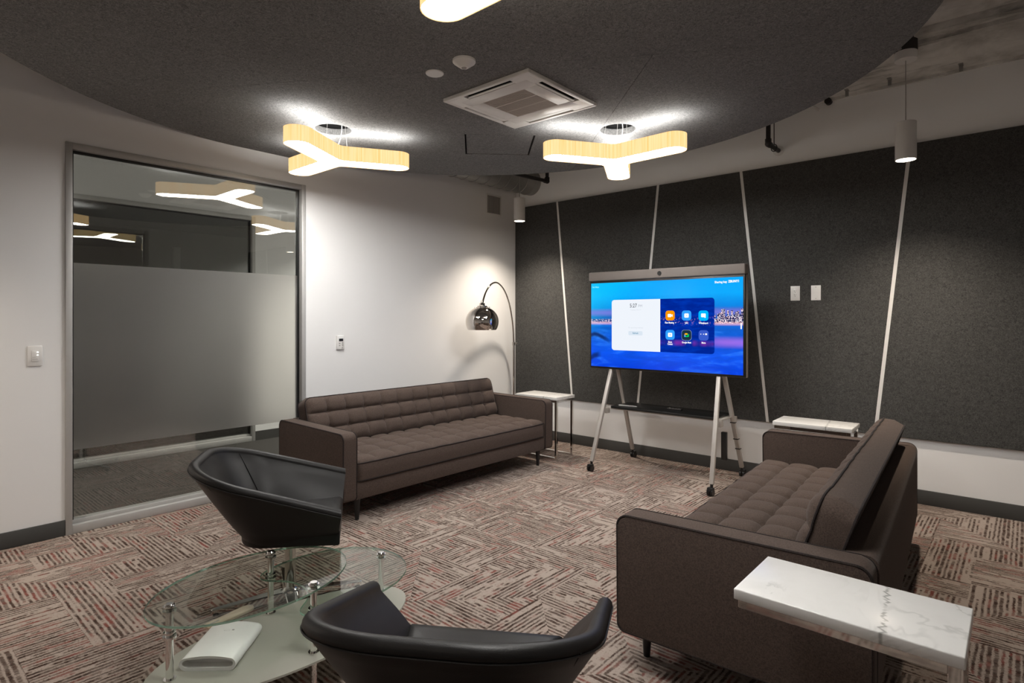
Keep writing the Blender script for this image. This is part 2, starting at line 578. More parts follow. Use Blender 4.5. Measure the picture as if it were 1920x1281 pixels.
# corridor and the room beyond it
bm = bmesh.new()
bbox(bm, (X2 - WT, G2Y1, 0), (X2, 7.0, 2.9))
bbox(bm, (X2 - WT, YN, 2.56), (X2, G2Y1, 2.9))
struct(finish('wall_corridor', bm, 'wall', smooth=0))
struct(box('wall_corridor_end', (X2, 6.9, 0), (XW - WT, 7.0, 2.9), 'wall'))
struct(box('wall_corridor_start', (X2, YN - .1, 0), (XW - WT, YN, 2.9), 'wall'))
struct(box('ceiling_corridor', (X2 - WT, YN, 2.9), (XW - WT, 7.0, 3.0), 'wall'))
struct(box('baseboard_corridor', (X2, G2Y1 + .002, 0), (X2 + .012, 6.9, .105), 'baseboard'))
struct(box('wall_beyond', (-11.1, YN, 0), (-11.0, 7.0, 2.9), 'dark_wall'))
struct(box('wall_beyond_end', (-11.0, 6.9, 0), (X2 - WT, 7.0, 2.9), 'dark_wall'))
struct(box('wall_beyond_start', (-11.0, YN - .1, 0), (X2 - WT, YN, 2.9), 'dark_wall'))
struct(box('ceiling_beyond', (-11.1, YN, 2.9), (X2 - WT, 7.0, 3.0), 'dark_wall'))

# baseboards
struct(box('baseboard_left', (XW, YN, 0), (XW + .012, GY0, .1), 'baseboard', bev=.003))
struct(box('baseboard_left_far', (XW, GY1, 0), (XW + .012, YW, .1), 'baseboard', bev=.003))
struct(box('baseboard_far', (XW + .012, YW - .012, 0), (XR, YW, .108), 'baseboard', bev=.003))
struct(box('baseboard_near', (XW + .012, YN, 0), (XR, YN + .012, .1), 'baseboard', bev=.003))

def glazed_partition(name, x, y0, y1, ztop, film, rails=True):
    """aluminium framed glass wall in the plane x; frame 37 mm wide"""
    w, prot, dep = .037, .016, .10
    root = bpy.data.objects.new(name, None); COL.objects.link(root); root.location = (x, y0, 0)
    root['kind'] = 'structure'
    L = y1 - y0
    for yy in (0, L - w):
        bm = bmesh.new()
        bbox(bm, (-dep, yy, 0), (prot, yy + w, ztop), .003)
        finish('jamb', bm, 'alu', root)
    bm = bmesh.new(); bbox(bm, (-dep, w, ztop - .042), (prot - .004, L - w, ztop), .003)
    finish('header', bm, 'alu', root)
    bm = bmesh.new(); bbox(bm, (-.062, w, ztop - .056), (-.03, L - w, ztop - .042))
    finish('gasket', bm, 'black_plastic', root)
    bm = bmesh.new(); bbox(bm, (-dep, w, 0), (prot - .004, L - w, .056), .003)
    finish('bottom_rail', bm, 'alu', root)
    bm = bmesh.new(); bbox(bm, (-dep, w, .056), (-.024, L - w, .08), .002)
    finish('glazing_bead', bm, 'alu', root)
    for yy in (w, L - w - .014):
        bm = bmesh.new(); bbox(bm, (-.062, yy, .08), (-.03, yy + .014, ztop - .056))
        finish('side_gasket', bm, 'black_plastic', root)
    g = finish('pane', bbox(bmesh.new(), (-.050, w + .002, .075), (-.042, L - w - .002, ztop - .045)), 'glass', root, smooth=0)
    if film:
        finish('frosted_film', bbox(bmesh.new(), (-.0415, w + .014, film[0]), (-.0385, L - w - .014, film[1])), 'frost', root, smooth=0)
    return root
glazed_partition('window_1', XW, GY0, GY1, GZ, (.535, 1.765))
glazed_partition('window_2', X2, YN, G2Y1, 2.56, None)
# steel door post in the room beyond
dp = thing('door_post', 'slim metal post standing in the dark room beyond the corridor', 'post', (-9.02, 3.06, 0))
box('post_bar', (-.04, -.04, 0), (.04, .04, 2.4), 'alu', dp)
box('door_closer', (.04, -.025, 1.93), (.07, .015, 2.06), 'white_plastic', dp)

# ------------------------------------------------------------------ felt panels on the screen wall
ZT, ZB = 2.725, .49
gaps = [(-4.023, -3.813), (-2.768, -2.999), (-1.950, -1.718), (-.676, -.905), (.36, .59), (1.62, 1.39)]
edges = [(-4.652, -4.652)] + gaps + [(XR - .01, XR - .01)]
names_p = ['in the corner by the arc lamp', 'between the arc lamp corner and the big display', 'behind the middle of the big display',
           'carrying the two white wall plates', 'just beyond the panel with the wall plates', 'second beyond the panel with the wall plates', 'last in the row, ending at the corner']
for i in range(len(edges) - 1):
    g = .0125
    a, b = edges[i], edges[i + 1]
    al = g if i else 0; bl = g if i < len(edges) - 2 else 0
    pl = [(a[0] + al, ZT), (b[0] - bl, ZT), (b[1] - bl, ZB), (a[1] + al, ZB)]
    bm = bmesh.new(); prism(bm, pl, 'y', YW - .027, YW - .001, .003, 1)
    o = finish('wall_felt_panel', bm, 'felt_wall', smooth=30)
    tag(o, 'charcoal felt acoustic panel on the white wall ' + names_p[i], 'wall panel', 'charcoal felt panels on the wall')

# white reveal strips in the joints between the panels
for i, (xt, xb) in enumerate(gaps):
    bm = bmesh.new(); prism(bm, [(xt - .0125, ZT), (xt + .0125, ZT), (xb + .0125, ZB), (xb - .0125, ZB)], 'y', YW - .0245, YW - .0005)
    struct(finish('trim_%d' % (i + 2), bm, 'white_paint', smooth=0))

# ------------------------------------------------------------------ round felt ceiling cloud
DC, DR, DZ = Vector((-2.388, 2.216)), 2.285, 2.75
LIGHTS = [((-3.76, 2.31), 60.0), ((-2.235, 3.655), -2.0), ((-1.135, 1.432), 60.0)]
HATCH = [(-3.114, 2.982), (-3.465, 3.361), (-3.101, 3.746), (-2.731, 3.337)]
hc = Vector((sum(p[0] for p in HATCH) / 4, sum(p[1] for p in HATCH) / 4)); HS = .262
def cloud_mesh():
    cu = bpy.data.curves.new('cloud_outline', 'CURVE'); cu.dimensions = '2D'; cu.fill_mode = 'BOTH'; cu.extrude = .022
    def poly(pts):
        sp = cu.splines.new('POLY'); sp.points.add(len(pts) - 1); sp.use_cyclic_u = True
        for q, p in zip(sp.points, pts):
            q.co = (p[0], p[1], 0, 1)
    poly([(DC.x + DR * cos(2 * pi * k / 160), DC.y + DR * sin(2 * pi * k / 160)) for k in range(160)])
    for (c, _) in LIGHTS:
        poly([(c[0] + .03 + .125 * cos(2 * pi * k / 32), c[1] - .015 + .125 * sin(2 * pi * k / 32)) for k in range(32)])
    for s in (HS,):
        poly([(hc.x + s * sqrt(2) * cos(pi / 2 * k), hc.y + s * sqrt(2) * sin(pi / 2 * k)) for k in range(4)])
    tmp = bpy.data.objects.new('cloud_tmp', cu); COL.objects.link(tmp)
    dg = bpy.context.evaluated_depsgraph_get()
    me = bpy.data.meshes.new_from_object(tmp.evaluated_get(dg))
    bpy.data.objects.remove(tmp); bpy.data.curves.remove(cu)
    return me
cloud = bpy.data.objects.new('ceiling_cloud', None); COL.objects.link(cloud)
cloud.location = (0, 0, DZ + .022)
tag(cloud, 'large round charcoal felt ceiling cloud hanging over the seating', 'ceiling panel')
src = cloud_mesh()
L1a, L1b = Vector((-1.896, 2.445)), Vector((-.802, 3.117))
n1 = Vector((-(L1b - L1a).y, (L1b - L1a).x)).normalized()
L2a, L2b = Vector((-1.843, 3.115)), Vector((-2.062, 3.329))
n2 = Vector((-(L2b - L2a).y, (L2b - L2a).x)).normalized()
for s1, s2 in ((-1, 0), (1, 1), (1, -1)):
    bm = bmesh.new(); bm.from_mesh(src)
    bmesh.ops.remove_doubles(bm, verts=bm.verts[:], dist=1e-5)
    cuts = [(L1a, n1, s1)] + ([(L2a, n2, s2)] if s2 else [])
    for p, nn, s in cuts:
        q = p + nn * (.0012 * s)
        r = bmesh.ops.bisect_plane(bm, geom=bm.verts[:] + bm.edges[:] + bm.faces[:], plane_co=(q.x, q.y, 0),
                                   plane_no=(nn.x, nn.y, 0), clear_inner=s > 0, clear_outer=s < 0)
        ed = [e for e in bm.edges if e.is_boundary and all(abs((v.co.xy - q).dot(nn)) < 1e-4 for v in e.verts)]
        if ed:
            bmesh.ops.holes_fill(bm, edges=ed, sides=0)
    finish('felt_panel', bm, 'felt_ceiling', cloud, smooth=20)
bpy.data.meshes.remove(src)
bm = bmesh.new()
s = HS - .013
prism(bm, [(hc.x + s * sqrt(2) * cos(pi / 2 * k), hc.y + s * sqrt(2) * sin(pi / 2 * k)) for k in range(4)], 'z', -.019, .024)
finish('access_hatch', bm, 'felt_ceiling', cloud, smooth=20)
# frame above the hatch and hanger rods
bm = bmesh.new()
s = HS + .03
prism(bm, [(hc.x + s * sqrt(2) * cos(pi / 2 * k), hc.y + s * sqrt(2) * sin(pi / 2 * k)) for k in range(4)], 'z', .024, .05)
finish('hatch_backing', bm, 'dark_gap', cloud, smooth=20)
for k in range(6):
    a = 2 * pi * (k + .3) / 6
    bm = bmesh.new(); tube(bm, [(DC.x + 1.9 * cos(a), DC.y + 1.9 * sin(a), .02), (DC.x + 1.9 * cos(a), DC.y + 1.9 * sin(a), HC + .075 - DZ - .022)], .006, 6)
    finish('hanger_rod', bm, 'galv', cloud)

# ------------------------------------------------------------------ Y-shaped veneer lights
def y_outline(w, L, n=14):
    pts = []
    for k in range(3):
        a = 2 * pi * k / 3
        d = Vector((cos(a), sin(a))); nrm = Vector((-d.y, d.x))
        c = d * (L - w)
        for j in range(n + 1):
            t = -pi / 2 + pi * j / n
            p = c + d * (w * cos(t)) + nrm * (w * sin(t))
            pts.append((p.x, p.y))
        b = a + pi / 3
        # softened inner corner
        q = Vector((cos(b), sin(b))) * (w / sin(pi / 3))
        da = d; db = Vector((cos(a + 2 * pi / 3), sin(a + 2 * pi / 3)))
        pts += [tuple(q + da * .05), tuple(q + da * .015 + db * .003), tuple(q + da * .003 + db * .015), tuple(q + db * .05)]
    return pts
def y_light(label, pos, ang, end_cord):
    H = .104
    root = thing('y_shaped_pendant_light', label, 'ceiling light', (pos[0], pos[1], 2.52), radians(ang), 'Y-shaped veneer ceiling lights')
    out = y_outline(.088, .545); inn = y_outline(.084, .541)
    n = len(out)
    # veneer side strip with thickness
    bm = bmesh.new(); uv = bm.loops.layers.uv.new('UVMap')
    arc = [0]
    for i in range(n):
        arc.append(arc[-1] + hypot(out[(i + 1) % n][0] - out[i][0], out[(i + 1) % n][1] - out[i][1]))
    def ring(o_, z): return [bm.verts.new((p[0], p[1], z)) for p in o_]
    R = [ring(out, 0), ring(out, H), ring(inn, H), ring(inn, 0)]
    for a in range(4):
        A, B = R[a], R[(a + 1) % 4]
        for i in range(n):
            f = bm.faces.new((A[i], A[(i + 1) % n], B[(i + 1) % n], B[i]))
            for l in f.loops:
                i0 = i if l.vert in (A[i], B[i]) else i + 1
                l[uv].uv = (arc[i0], l.vert.co.z)
    finish('veneer_shade', bm, 'veneer', root, smooth=50)
    for nm, z, mt in (('diffuser', .004, 'diffuser'), ('top_diffuser', H - .012, 'diffuser_top')):
        bm = bmesh.new()
        A = ring(inn, z); B = ring(inn, z + .004)
        c0 = bm.verts.new((0, 0, z)); c1 = bm.verts.new((0, 0, z + .004))
        for i in range(n):
            bm.faces.new((A[i], A[(i + 1) % n], c0)); bm.faces.new((B[i], B[(i + 1) % n], c1))
            bm.faces.new((A[i], A[(i + 1) % n], B[(i + 1) % n], B[i]))
        finish(nm, bm, mt, root, smooth=30)
    # suspension wires, feed cord and the recessed ceiling cup
    ca, sa = cos(-radians(ang)), sin(-radians(ang))
    hx, hy = .03 * ca - (-.015) * sa, .03 * sa + (-.015) * ca
    for k in range(3):
        a = 2 * pi * k / 3
        bm = bmesh.new()
        tube(bm, [(.10 * cos(a), .10 * sin(a), H - .012), (hx + .07 * cos(a), hy + .07 * sin(a), .40)], .0014, 5)
        finish('suspension_wire', bm, 'alu', root)
        bm = bmesh.new(); tube(bm, [(.10 * cos(a), .10 * sin(a), H - .012), (.10 * cos(a), .10 * sin(a), H + .02)], .005, 6)
        finish('wire_grip', bm, 'stand_metal', root)
    bm = bmesh.new()
    c0 = Vector((.02, 0, H - .012)); c3 = Vector((hx + end_cord[0], hy + end_cord[1], .40))
    tube(bm, [c0.lerp(c3, t) + Vector((.03 * sin(pi * t), .02 * sin(pi * t), 0)) for t in [k / 8 for k in range(9)]], .0035, 6)
    finish('power_cord', bm, 'white_plastic', root)
    bm = bmesh.new()
    lathe(bm, [(.135, .276), (.135, .40), (0, .40)], 32, (hx, hy, 0), cap=False)
    finish('ceiling_cup', bm, 'dark_gap', root)
    bm = bmesh.new(); bbox(bm, (hx - .05, hy - .012, .36), (hx + .05, hy + .012, .395), .002)
    finish('mounting_bracket', bm, 'alu', root)
    return root
y_light('glowing Y-shaped wood-veneer light hanging close to the glass partition', LIGHTS[0][0], LIGHTS[0][1], (.04, .02))
y_light('glowing Y-shaped wood-veneer light hanging in front of the screen wall panels', LIGHTS[1][0], LIGHTS[1][1], (-.02, .03))
y_light('glowing Y-shaped wood-veneer light hanging on the smoke detector side of the air conditioner', LIGHTS[2][0], LIGHTS[2][1], (.03, .0))

# ------------------------------------------------------------------ cylinder pendants
def pendant(label, x, y, zb=2.45, energy=PENDANT_W):
    root = thing('cylinder_pendant_lamp', label, 'pendant lamp', (x, y, zb), 0, 'white cylinder pendant lamps')
    r, h = .061, .25
    bm = bmesh.new()
    lathe(bm, [(r - .004, .012), (r - .004, 0), (r, 0), (r, h - .003), (r - .003, h), (0, h)], 40, cap=False)
    finish('cylinder_shade', bm, 'white_paint', root)
    bm = bmesh.new(); lathe(bm, [(0, .006), (r - .004, .006), (r - .004, .012), (0, .012)], 40, cap=False)
    finish('lens', bm, 'pendant_lens', root)
    top = (HC if y > 4.68 else HC + .028) - zb
    cz = top - .13
    bm = bmesh.new(); tube(bm, [(0, 0, h), (0, 0, cz)], .0035, 6)
    finish('cord', bm, 'grey_plastic', root)
    bm = bmesh.new(); lathe(bm, [(0, cz), (.062, cz), (.065, cz + .003), (.065, cz + .055), (0, cz + .055)], 36, cap=False)
    finish('canopy', bm, 'white_paint', root)
    bm = bmesh.new(); lathe(bm, [(0, cz + .055), (.066, cz + .055), (.066, top + .045), (0, top + .045)], 8, cap=False)
    finish('junction_box', bm, 'black_iron', root, smooth=20)
    ld = bpy.data.lights.new('pendant_beam', 'SPOT')
    ld.energy = energy; ld.color = WARM; ld.spot_size = radians(124); ld.spot_blend = 1.0; ld.shadow_soft_size = .03
    lo = bpy.data.objects.new('pendant_beam', ld); COL.objects.link(lo)
    lo.parent = root; lo.location = (0, 0, -.006)
    return root
pendant('white cylinder pendant lamp hanging in the corner above the arc lamp', -4.13, 4.80)
pendant('white cylinder pendant lamp hanging above the sofa with the tall loose back cushion', -.613, 4.64)
pendant('white cylinder pendant lamp hanging by the light switch end of the white wall', -4.13, -.33, energy=105.0)
pendant('white cylinder pendant lamp hanging over the near side of the room', -.62, -.95, energy=20.0)

# ------------------------------------------------------------------ air-conditioning cassette and ceiling devices
def ac_unit():
    c = Vector((-2.363, 2.757)); s = .338
    root = thing('ceiling_air_conditioner', 'square white four-way ceiling air conditioner on the felt cloud', 'air conditioner', (c.x, c.y, DZ), radians(.5))
    # panel plate with four slots round a flush return grille
    a, s1, s0, g, hl = s, .312, .262, .165, .185
    zt, zb = 0.0, -.022
    bm = bmesh.new()
    bbox(bm, (-a, s1, zb), (a, a, zt), .003); bbox(bm, (-a, -a, zb), (a, -s1, zt), .003)
    bbox(bm, (-a, -s1, zb), (-s1, s1, zt), .003); bbox(bm, (s1, -s1, zb), (a, s1, zt), .003)
    for sx in (-1, 1):
        for sy in (-1, 1):
            x0, x1 = sorted((sx * hl, sx * (s1 + .004))); y0, y1 = sorted((sy * hl, sy * (s1 + .004)))
            bbox(bm, (x0, y0, zb + .0009), (x1, y1, zt))
    bbox(bm, (-s0, g, zb + .0003), (s0, s0, zt), .002); bbox(bm, (-s0, -s0, zb + .0003), (s0, -g, zt), .002)
    bbox(bm, (-s0, -g, zb + .0003), (-g, g, zt), .002); bbox(bm, (g, -g, zb + .0003), (s0, g, zt), .002)
    pf = finish('panel_frame', bm, 'white_plastic', root)
    finish('inner_duct', bbox(bmesh.new(), (-.315, -.315, -.003), (.315, .315, -.0005)), 'dark_gap', root)
    finish('filter_mesh', bbox(bmesh.new(), (-g, -g, -.017), (g, g, -.010)), 'filter_tan', root)
    for k in range(26):
        y = -g + .006 + k * (2 * g - .012) / 25
        finish('grille_slat', bbox(bmesh.new(), (-g, y - .0024, -.0205), (g, y + .0024, -.0165)), 'filter_tan', root, smooth=0)
    for yv in (-.055, .055):
        finish('grille_rib', bbox(bmesh.new(), (-g, yv - .004, -.0215), (g, yv + .004, -.0165)), 'filter_pale', root, smooth=0)
    for k in range(4):
        y1 = .021 if k < 2 else -.004      # two vanes stand half open
        bm = bmesh.new(); bbox(bm, (-hl + .004, -.021, -.0015), (hl - .004, y1, .0015), .001, 1)
        bm.transform(Matrix.Rotation(pi / 2 * k, 4, 'Z') @ Matrix.Translation((0, .286, -.0165)) @ Matrix.Rotation(radians(6), 4, 'X'))
        finish('louvre', bm, 'white_plastic', root)
    return root
ac_unit()
bm = bmesh.new(); lathe(bm, [(0, 0), (.050, 0), (.050, -.003), (.047, -.006), (0, -.007)][::-1], 40, cap=False)
o = finish('ceiling_cover_plate', bm, 'white_plastic'); o.location = (-2.452, 2.134, DZ)
tag(o, 'flat round white cover plate on the felt cloud', 'cover plate')
det = thing('smoke_detector', 'white dome shaped smoke detector on the felt cloud beside the flat cover plate', 'smoke detector', (-2.215, 2.13, DZ))
bm = bmesh.new(); lathe(bm, [(0, -.040), (.022, -.040), (.027, -.036), (.055, -.016), (.060, -.011), (.060, 0), (0, 0)], 40, cap=False)
finish('detector_body', bm, 'white_plastic', det)
bm = bmesh.new(); lathe(bm, [(0, -.046), (.010, -.045), (.015, -.0395), (0, -.0395)], 24, cap=False)
finish('sensor_lens', bm, 'grey_plastic', det)

# ------------------------------------------------------------------ duct, pipes and clips
duct = thing('round_air_duct', 'round galvanised spiral air duct running above the cloud into the corner', 'duct', (-4.42, 3.2, 3.0))
bm = bmesh.new(); tube(bm, [(0, 0, 0), (0, YW - 3.2, 0)], .145, 36)
finish('duct_pipe', bm, 'galv', duct)
for k in range(9):
    bm = bmesh.new(); y = .9 + k * .145
    tube(bm, [(.1475 * cos(t), y, .1475 * sin(t)) for t in [2 * pi * j / 36 for j in range(36)]], .004, 6, closed=True)
    finish('spiral_seam', bm, 'galv', duct)
for y in (1.2, 1.95):
    for x0 in (-.15, .147):
        finish('hanger_strap', bbox(bmesh.new(), (x0, y - .012, -.002), (x0 + .003, y + .012, HC - 3.0)), 'galv', duct)

def iron_pipe(label, pts, r=.019, rod=None):
    root = thing('sprinkler_pipe', label, 'pipe', pts[0], 0, 'black iron sprinkler pipes')
    b = Vector(pts[0])
    P = [Vector(p) - b for p in pts]
    for i in range(len(P) - 1):
        bm = bmesh.new(); tube(bm, [P[i], P[i + 1]], r, 16); finish('pipe_length', bm, 'black_iron', root)
    for p in P[1:-1]:
        bm = bmesh.new(); bmesh.ops.create_uvsphere(bm, u_segments=16, v_segments=10, radius=r * 1.42, matrix=Matrix.Translation(p))
        finish('elbow_fitting', bm, 'black_iron', root)
    for i in range(len(P) - 1):
        d = (P[i + 1] - P[i]).normalized()
        for p, s in ((P[i], 1), (P[i + 1], -1)):
            if (p in P[1:-1]):
                bm = bmesh.new(); tube(bm, [p + d * s * .012, p + d * s * .04], r * 1.35, 16); finish('elbow_collar', bm, 'black_iron', root)
    return root, b
p2 = at(1460, 283, y=YW)
pr, b = iron_pipe('black iron pipe stub bending up out of the wall beside the wooden light', [tuple(p2), (p2.x - .01, p2.y - .24, p2.z + .01), (p2.x - .01, p2.y - .24, HC)])
bm = bmesh.new(); tube(bm, [(-.004, -.11, .0), (-.004, -.11, HC - b.z)], .004, 6); finish('hanger_rod', bm, 'black_iron', pr)
bm = bmesh.new(); tube(bm, [(-.004 + .024 * cos(t), -.11, .003 + .03 * sin(t)) for t in [2 * pi * j / 20 for j in range(20)]], .004, 6, closed=True); finish('hanger_ring', bm, 'black_iron', pr)
bm = bmesh.new(); tube(bm, [(0, -.006, 0), (0, -.0, 0)], .045, 24); finish('wall_escutcheon', bm, 'white_paint', pr)
iron_pipe('black iron pipe ending in an upturned elbow by the spiral duct', [(-3.90, 4.30, 2.86), (-3.845, 4.92, 2.86), (-3.845, 4.92, HC)])
w1 = at(1537, 207, y=YW - .03)
bm = bmesh.new()
tube(bm, [(w1.x - .14, YW - .001, w1.z + .055), (w1.x - .12, YW - .03, w1.z + .055), (w1.x - .05, YW - .035, w1.z + .045), (w1.x, YW - .035, w1.z)], .011, 10)
tag(finish('bent_conduit', bm, 'white_paint'), 'short bent white conduit high on the wall under the slab', 'conduit')
k1 = at(1553, 190, y=YW - .03)
bm = bmesh.new(); tube(bm, [(k1.x, YW - .001, k1.z), (k1.x, YW - .05, k1.z)], .026, 14); tube(bm, [(k1.x, YW - .05, k1.z), (k1.x, YW - .06, k1.z)], .014, 10)
tag(finish('pipe_plug', bm, 'black_iron'), 'round black plug high on the wall beside the bent white conduit', 'plug')
for i, (qx, qy) in enumerate(((1588, 172), (1668, 151), (1802, 124))):
    q = at(qx, qy - 3, z=HC)
    cl = thing('ceiling_clip', 'small metal clip on the slab edge ' + ('nearest the bent white conduit', 'between the bent conduit and the pendant lamp', 'past the pendant lamp away from the duct')[i], 'clip', (q.x, min(q.y, YW - .06), HC), 0, 'metal clips along the slab edge')
    finish('clip_foot', bbox(bmesh.new(), (-.014, -.03, -.004), (.014, .03, 0)), 'galv', cl)
    finish('clip_tab', bbox(bmesh.new(), (-.012, .0, -.05), (.012, .004, 0)), 'galv', cl)
# conduits feeding the pendant's junction box
for i, dz in enumerate((0, .035)):
    bm = bmesh.new(); tube(bm, [(-.615, 4.59 - .02 * i, HC - .035 + dz), (-.9, 4.54, HC - .035 + dz), (-1.6, 4.5, HC - .03 + dz)], .009, 8)
    tag(finish('pendant_conduit', bm, 'galv'), ('lower' if i == 0 else 'upper') + ' thin metal conduit running to the junction box of the pendant lamp', 'conduit', 'conduits at the pendant')

# ------------------------------------------------------------------ small wall fittings
def vent():
    root = thing('air_vent', 'white wall vent with vertical black slots near the spiral duct', 'vent', (XW, 4.955, 2.715))
    w, h = .105, .10
    bm = bmesh.new()
    o_, i_ = (w + .02, h + .02), (w, h)
    bbox(bm, (0, -o_[0], i_[1]), (.008, o_[0], o_[1]), .002); bbox(bm, (0, -o_[0], -o_[1]), (.008, o_[0], -i_[1]), .002)
    bbox(bm, (0, -o_[0], -i_[1]), (.008, -i_[0], i_[1]), .002); bbox(bm, (0, i_[0], -i_[1]), (.008, o_[0], i_[1]), .002)
    finish('vent_frame', bm, 'white_paint', root)
    finish('vent_recess', bbox(bmesh.new(), (0, -w, -h), (.0015, w, h)), 'dark_gap', root)
    for k in range(9):
        y = -w + .012 + k * (2 * w - .024) / 8
        bm = bmesh.new(); bbox(bm, (-.0005, -.0012, -h), (.012, .0012, h))
        bm.transform(Matrix.Translation((.002, y, 0)) @ Matrix.Rotation(radians(35), 4, 'Z'))
        finish('vent_slat', bm, 'grey_plastic', root, smooth=0)
vent()
sw = thing('light_switch', 'white dimmer wall plate with two lit dots left of the glass partition', 'light switch', (XW, .770, 1.164))
finish('cover_plate', bbox(bmesh.new(), (0, -.037, -.063), (.007, .037, .063), .003), 'white_plastic', sw)
finish('rocker', bbox(bmesh.new(), (.007, -.018, -.034), (.010, .018, .034), .002), 'white_plastic', sw)
for z in (.024, .006):
    finish('status_light', bbox(bmesh.new(), (.010, .008, z - .003), (.0108, .016, z + .003)), 'led', sw, smooth=0)
finish('button_slot', bbox(bmesh.new(), (.010, -.014, -.020), (.0106, .012, -.018)), 'grey_plastic', sw, smooth=0)
finish('button_slot', bbox(bmesh.new(), (.010, -.014, -.008), (.0106, .004, -.006)), 'grey_plastic', sw, smooth=0)
th = thing('thermostat', 'small white thermostat with a dark display above the tufted sofa', 'thermostat', (XW, 2.93, 1.181))
finish('thermostat_body', bbox(bmesh.new(), (0, -.038, -.062), (.018, .038, .062), .004), 'white_plastic', th)
finish('display_window', bbox(bmesh.new(), (.018, -.018, .012), (.0188, .024, .036)), 'black_plastic', th, smooth=0)
for (y, z) in ((-.012, -.006), (-.012, -.026), (.018, .000), (.018, -.014), (.018, -.028), (.016, -.046)):
    finish('key', bbox(bmesh.new(), (.018, y - .007, z - .005), (.0195, y + .007, z + .005), .0005), 'grey_plastic', th)
YP = YW - .027
ou = thing('power_outlet', 'white duplex power outlet plate on the felt panel', 'outlet', (-1.490, YP, 1.612))
finish('cover_plate', bbox(bmesh.new(), (-.037, -.006, -.062), (.037, 0, .062), .002), 'white_plastic', ou)
finish('receptacle', bbox(bmesh.new(), (-.0165, -.008, -.033), (.0165, -.006, .033), .001), 'white_plastic', ou)
for zc in (.016, -.016):
    for (dx, dz, w, h) in ((-.006, .005, .0013, .0045), (.006, .005, .0013, .0035), (0, -.007, .0025, .0025)):
        finish('socket_slot', bbox(bmesh.new(), (dx - w, -.0086, zc + dz - h), (dx + w, -.008, zc + dz + h)), 'dark_gap', ou, smooth=0)
bp = thing('blank_wall_plate', 'plain white blank plate next to the power outlet on the felt panel', 'wall plate', (-1.329, YP, 1.612))
finish('cover_plate', bbox(bmesh.new(), (-.037, -.006, -.062), (.037, 0, .062), .002), 'white_plastic', bp)
for z in (.047, -.047):
    bm = bmesh.new(); tube(bm, [(0, -.0075, z), (0, -.006, z)], .0035, 12); finish('screw', bm, 'grey_plastic', bp)

# ------------------------------------------------------------------ sofas
def cushion(L, D, T, nc, nr, A, dim, rc=.03, res=12, crown=.012, front_open=True):
    """tufted pad: length L on y, depth D on x, thickness T; returns bmesh, top loop, bottom loop (local, z up, base z=0)"""
    nx, ny = nr * res, nc * res
    bm = bmesh.new()
    def rnd(x, y):
        hx, hy = D / 2, L / 2
        dx, dy = abs(x) - (hx - rc), abs(y) - (hy - rc)
        if dx > 0 and dy > 0:
            m = max(dx, dy); h = hypot(dx, dy)
            k = m / h
            return (math.copysign(hx - rc + dx * k, x), math.copysign(hy - rc + dy * k, y))
        return x, y
    rnd_ = random.Random(int(L * 1000 + D * 77))
    jit = {}
    def height(u, v):
        # u in 0..nr, v in 0..nc
        fu, fv = u - floor(u), v - floor(v)
        iu, iv = int(floor(u)), int(floor(v))
        def g(f, first, last):
            d0 = f if not first else 1.0
            d1 = 1 - f if not last else 1.0
            d = min(d0, d1)
            return 1 - (1 - min(1, d / .5)) ** 2.4
        gu = g(fu, iu == 0, iu >= nr - 1); gv = g(fv, iv == 0, iv >= nc - 1)
        h = A * (gu * gv) ** .55
        iu_, iv_ = round(u), round(v)
        if 0 < iu_ < nr and 0 < iv_ < nc:
            ru = (u - iu_) * D / nr; rv = (v - iv_) * L / nc
            h -= dim * math.exp(-(ru * ru + rv * rv) / (2 * .017 ** 2))
        eu = min(u, nr - u) * D / nr; ev = min(v, nc - v) * L / nc
        e = min(eu, ev)
        h *= 1 if e > .05 else (.08 + .92 * (e / .05) ** .8)
        h -= .012 * (1 - min(1, e / .03)) ** 2
        h += crown * sin(pi * u / nr) * min(1, 3 * sin(pi * v / nc))
        key = (iu, iv)
        if key not in jit: jit[key] = rnd_.uniform(-.002, .002)
        return T + h + jit[key] * gu * gv
    top = [[None] * (ny + 1) for _ in range(nx + 1)]
    for i in range(nx + 1):
        for j in range(ny + 1):
            u, v = nr * i / nx, nc * j / ny
            x, y = rnd(D * (i / nx - .5), L * (j / ny - .5))
            top[i][j] = bm.verts.new((x, y, height(min(u, nr - 1e-6), min(v, nc - 1e-6))))
    for i in range(nx):
        for j in range(ny):
            bm.faces.new((top[i][j], top[i + 1][j], top[i + 1][j + 1], top[i][j + 1]))
    loop = [(i, 0) for i in range(nx)] + [(nx, j) for j in range(ny)] + [(i, ny) for i in range(nx, 0, -1)] + [(0, j) for j in range(ny, 0, -1)]
    tl = [top[i][j] for i, j in loop]
    mid = []; bot = []
    for v in tl:
        c = v.co
        o = Vector((c.x, c.y, 0)); s = Vector((1 + .012 / (D / 2) * (abs(c.x) > D / 2 - .001), 1, 1))
        mid.append(bm.verts.new((c.x * s.x, c.y, T * .5)))
        bot.append(bm.verts.new((c.x, c.y, .004)))
    n = len(tl)
    for a, b in ((tl, mid), (mid, bot)):
        for k in range(n):
            bm.faces.new((a[k], b[k], b[(k + 1) % n], a[(k + 1) % n]))
    bm.faces.new(bot)
    return bm, [v.co.copy() for v in tl], [v.co.copy() for v in bot]

def decimate_loop(loop, step=3):
    return loop[::step]

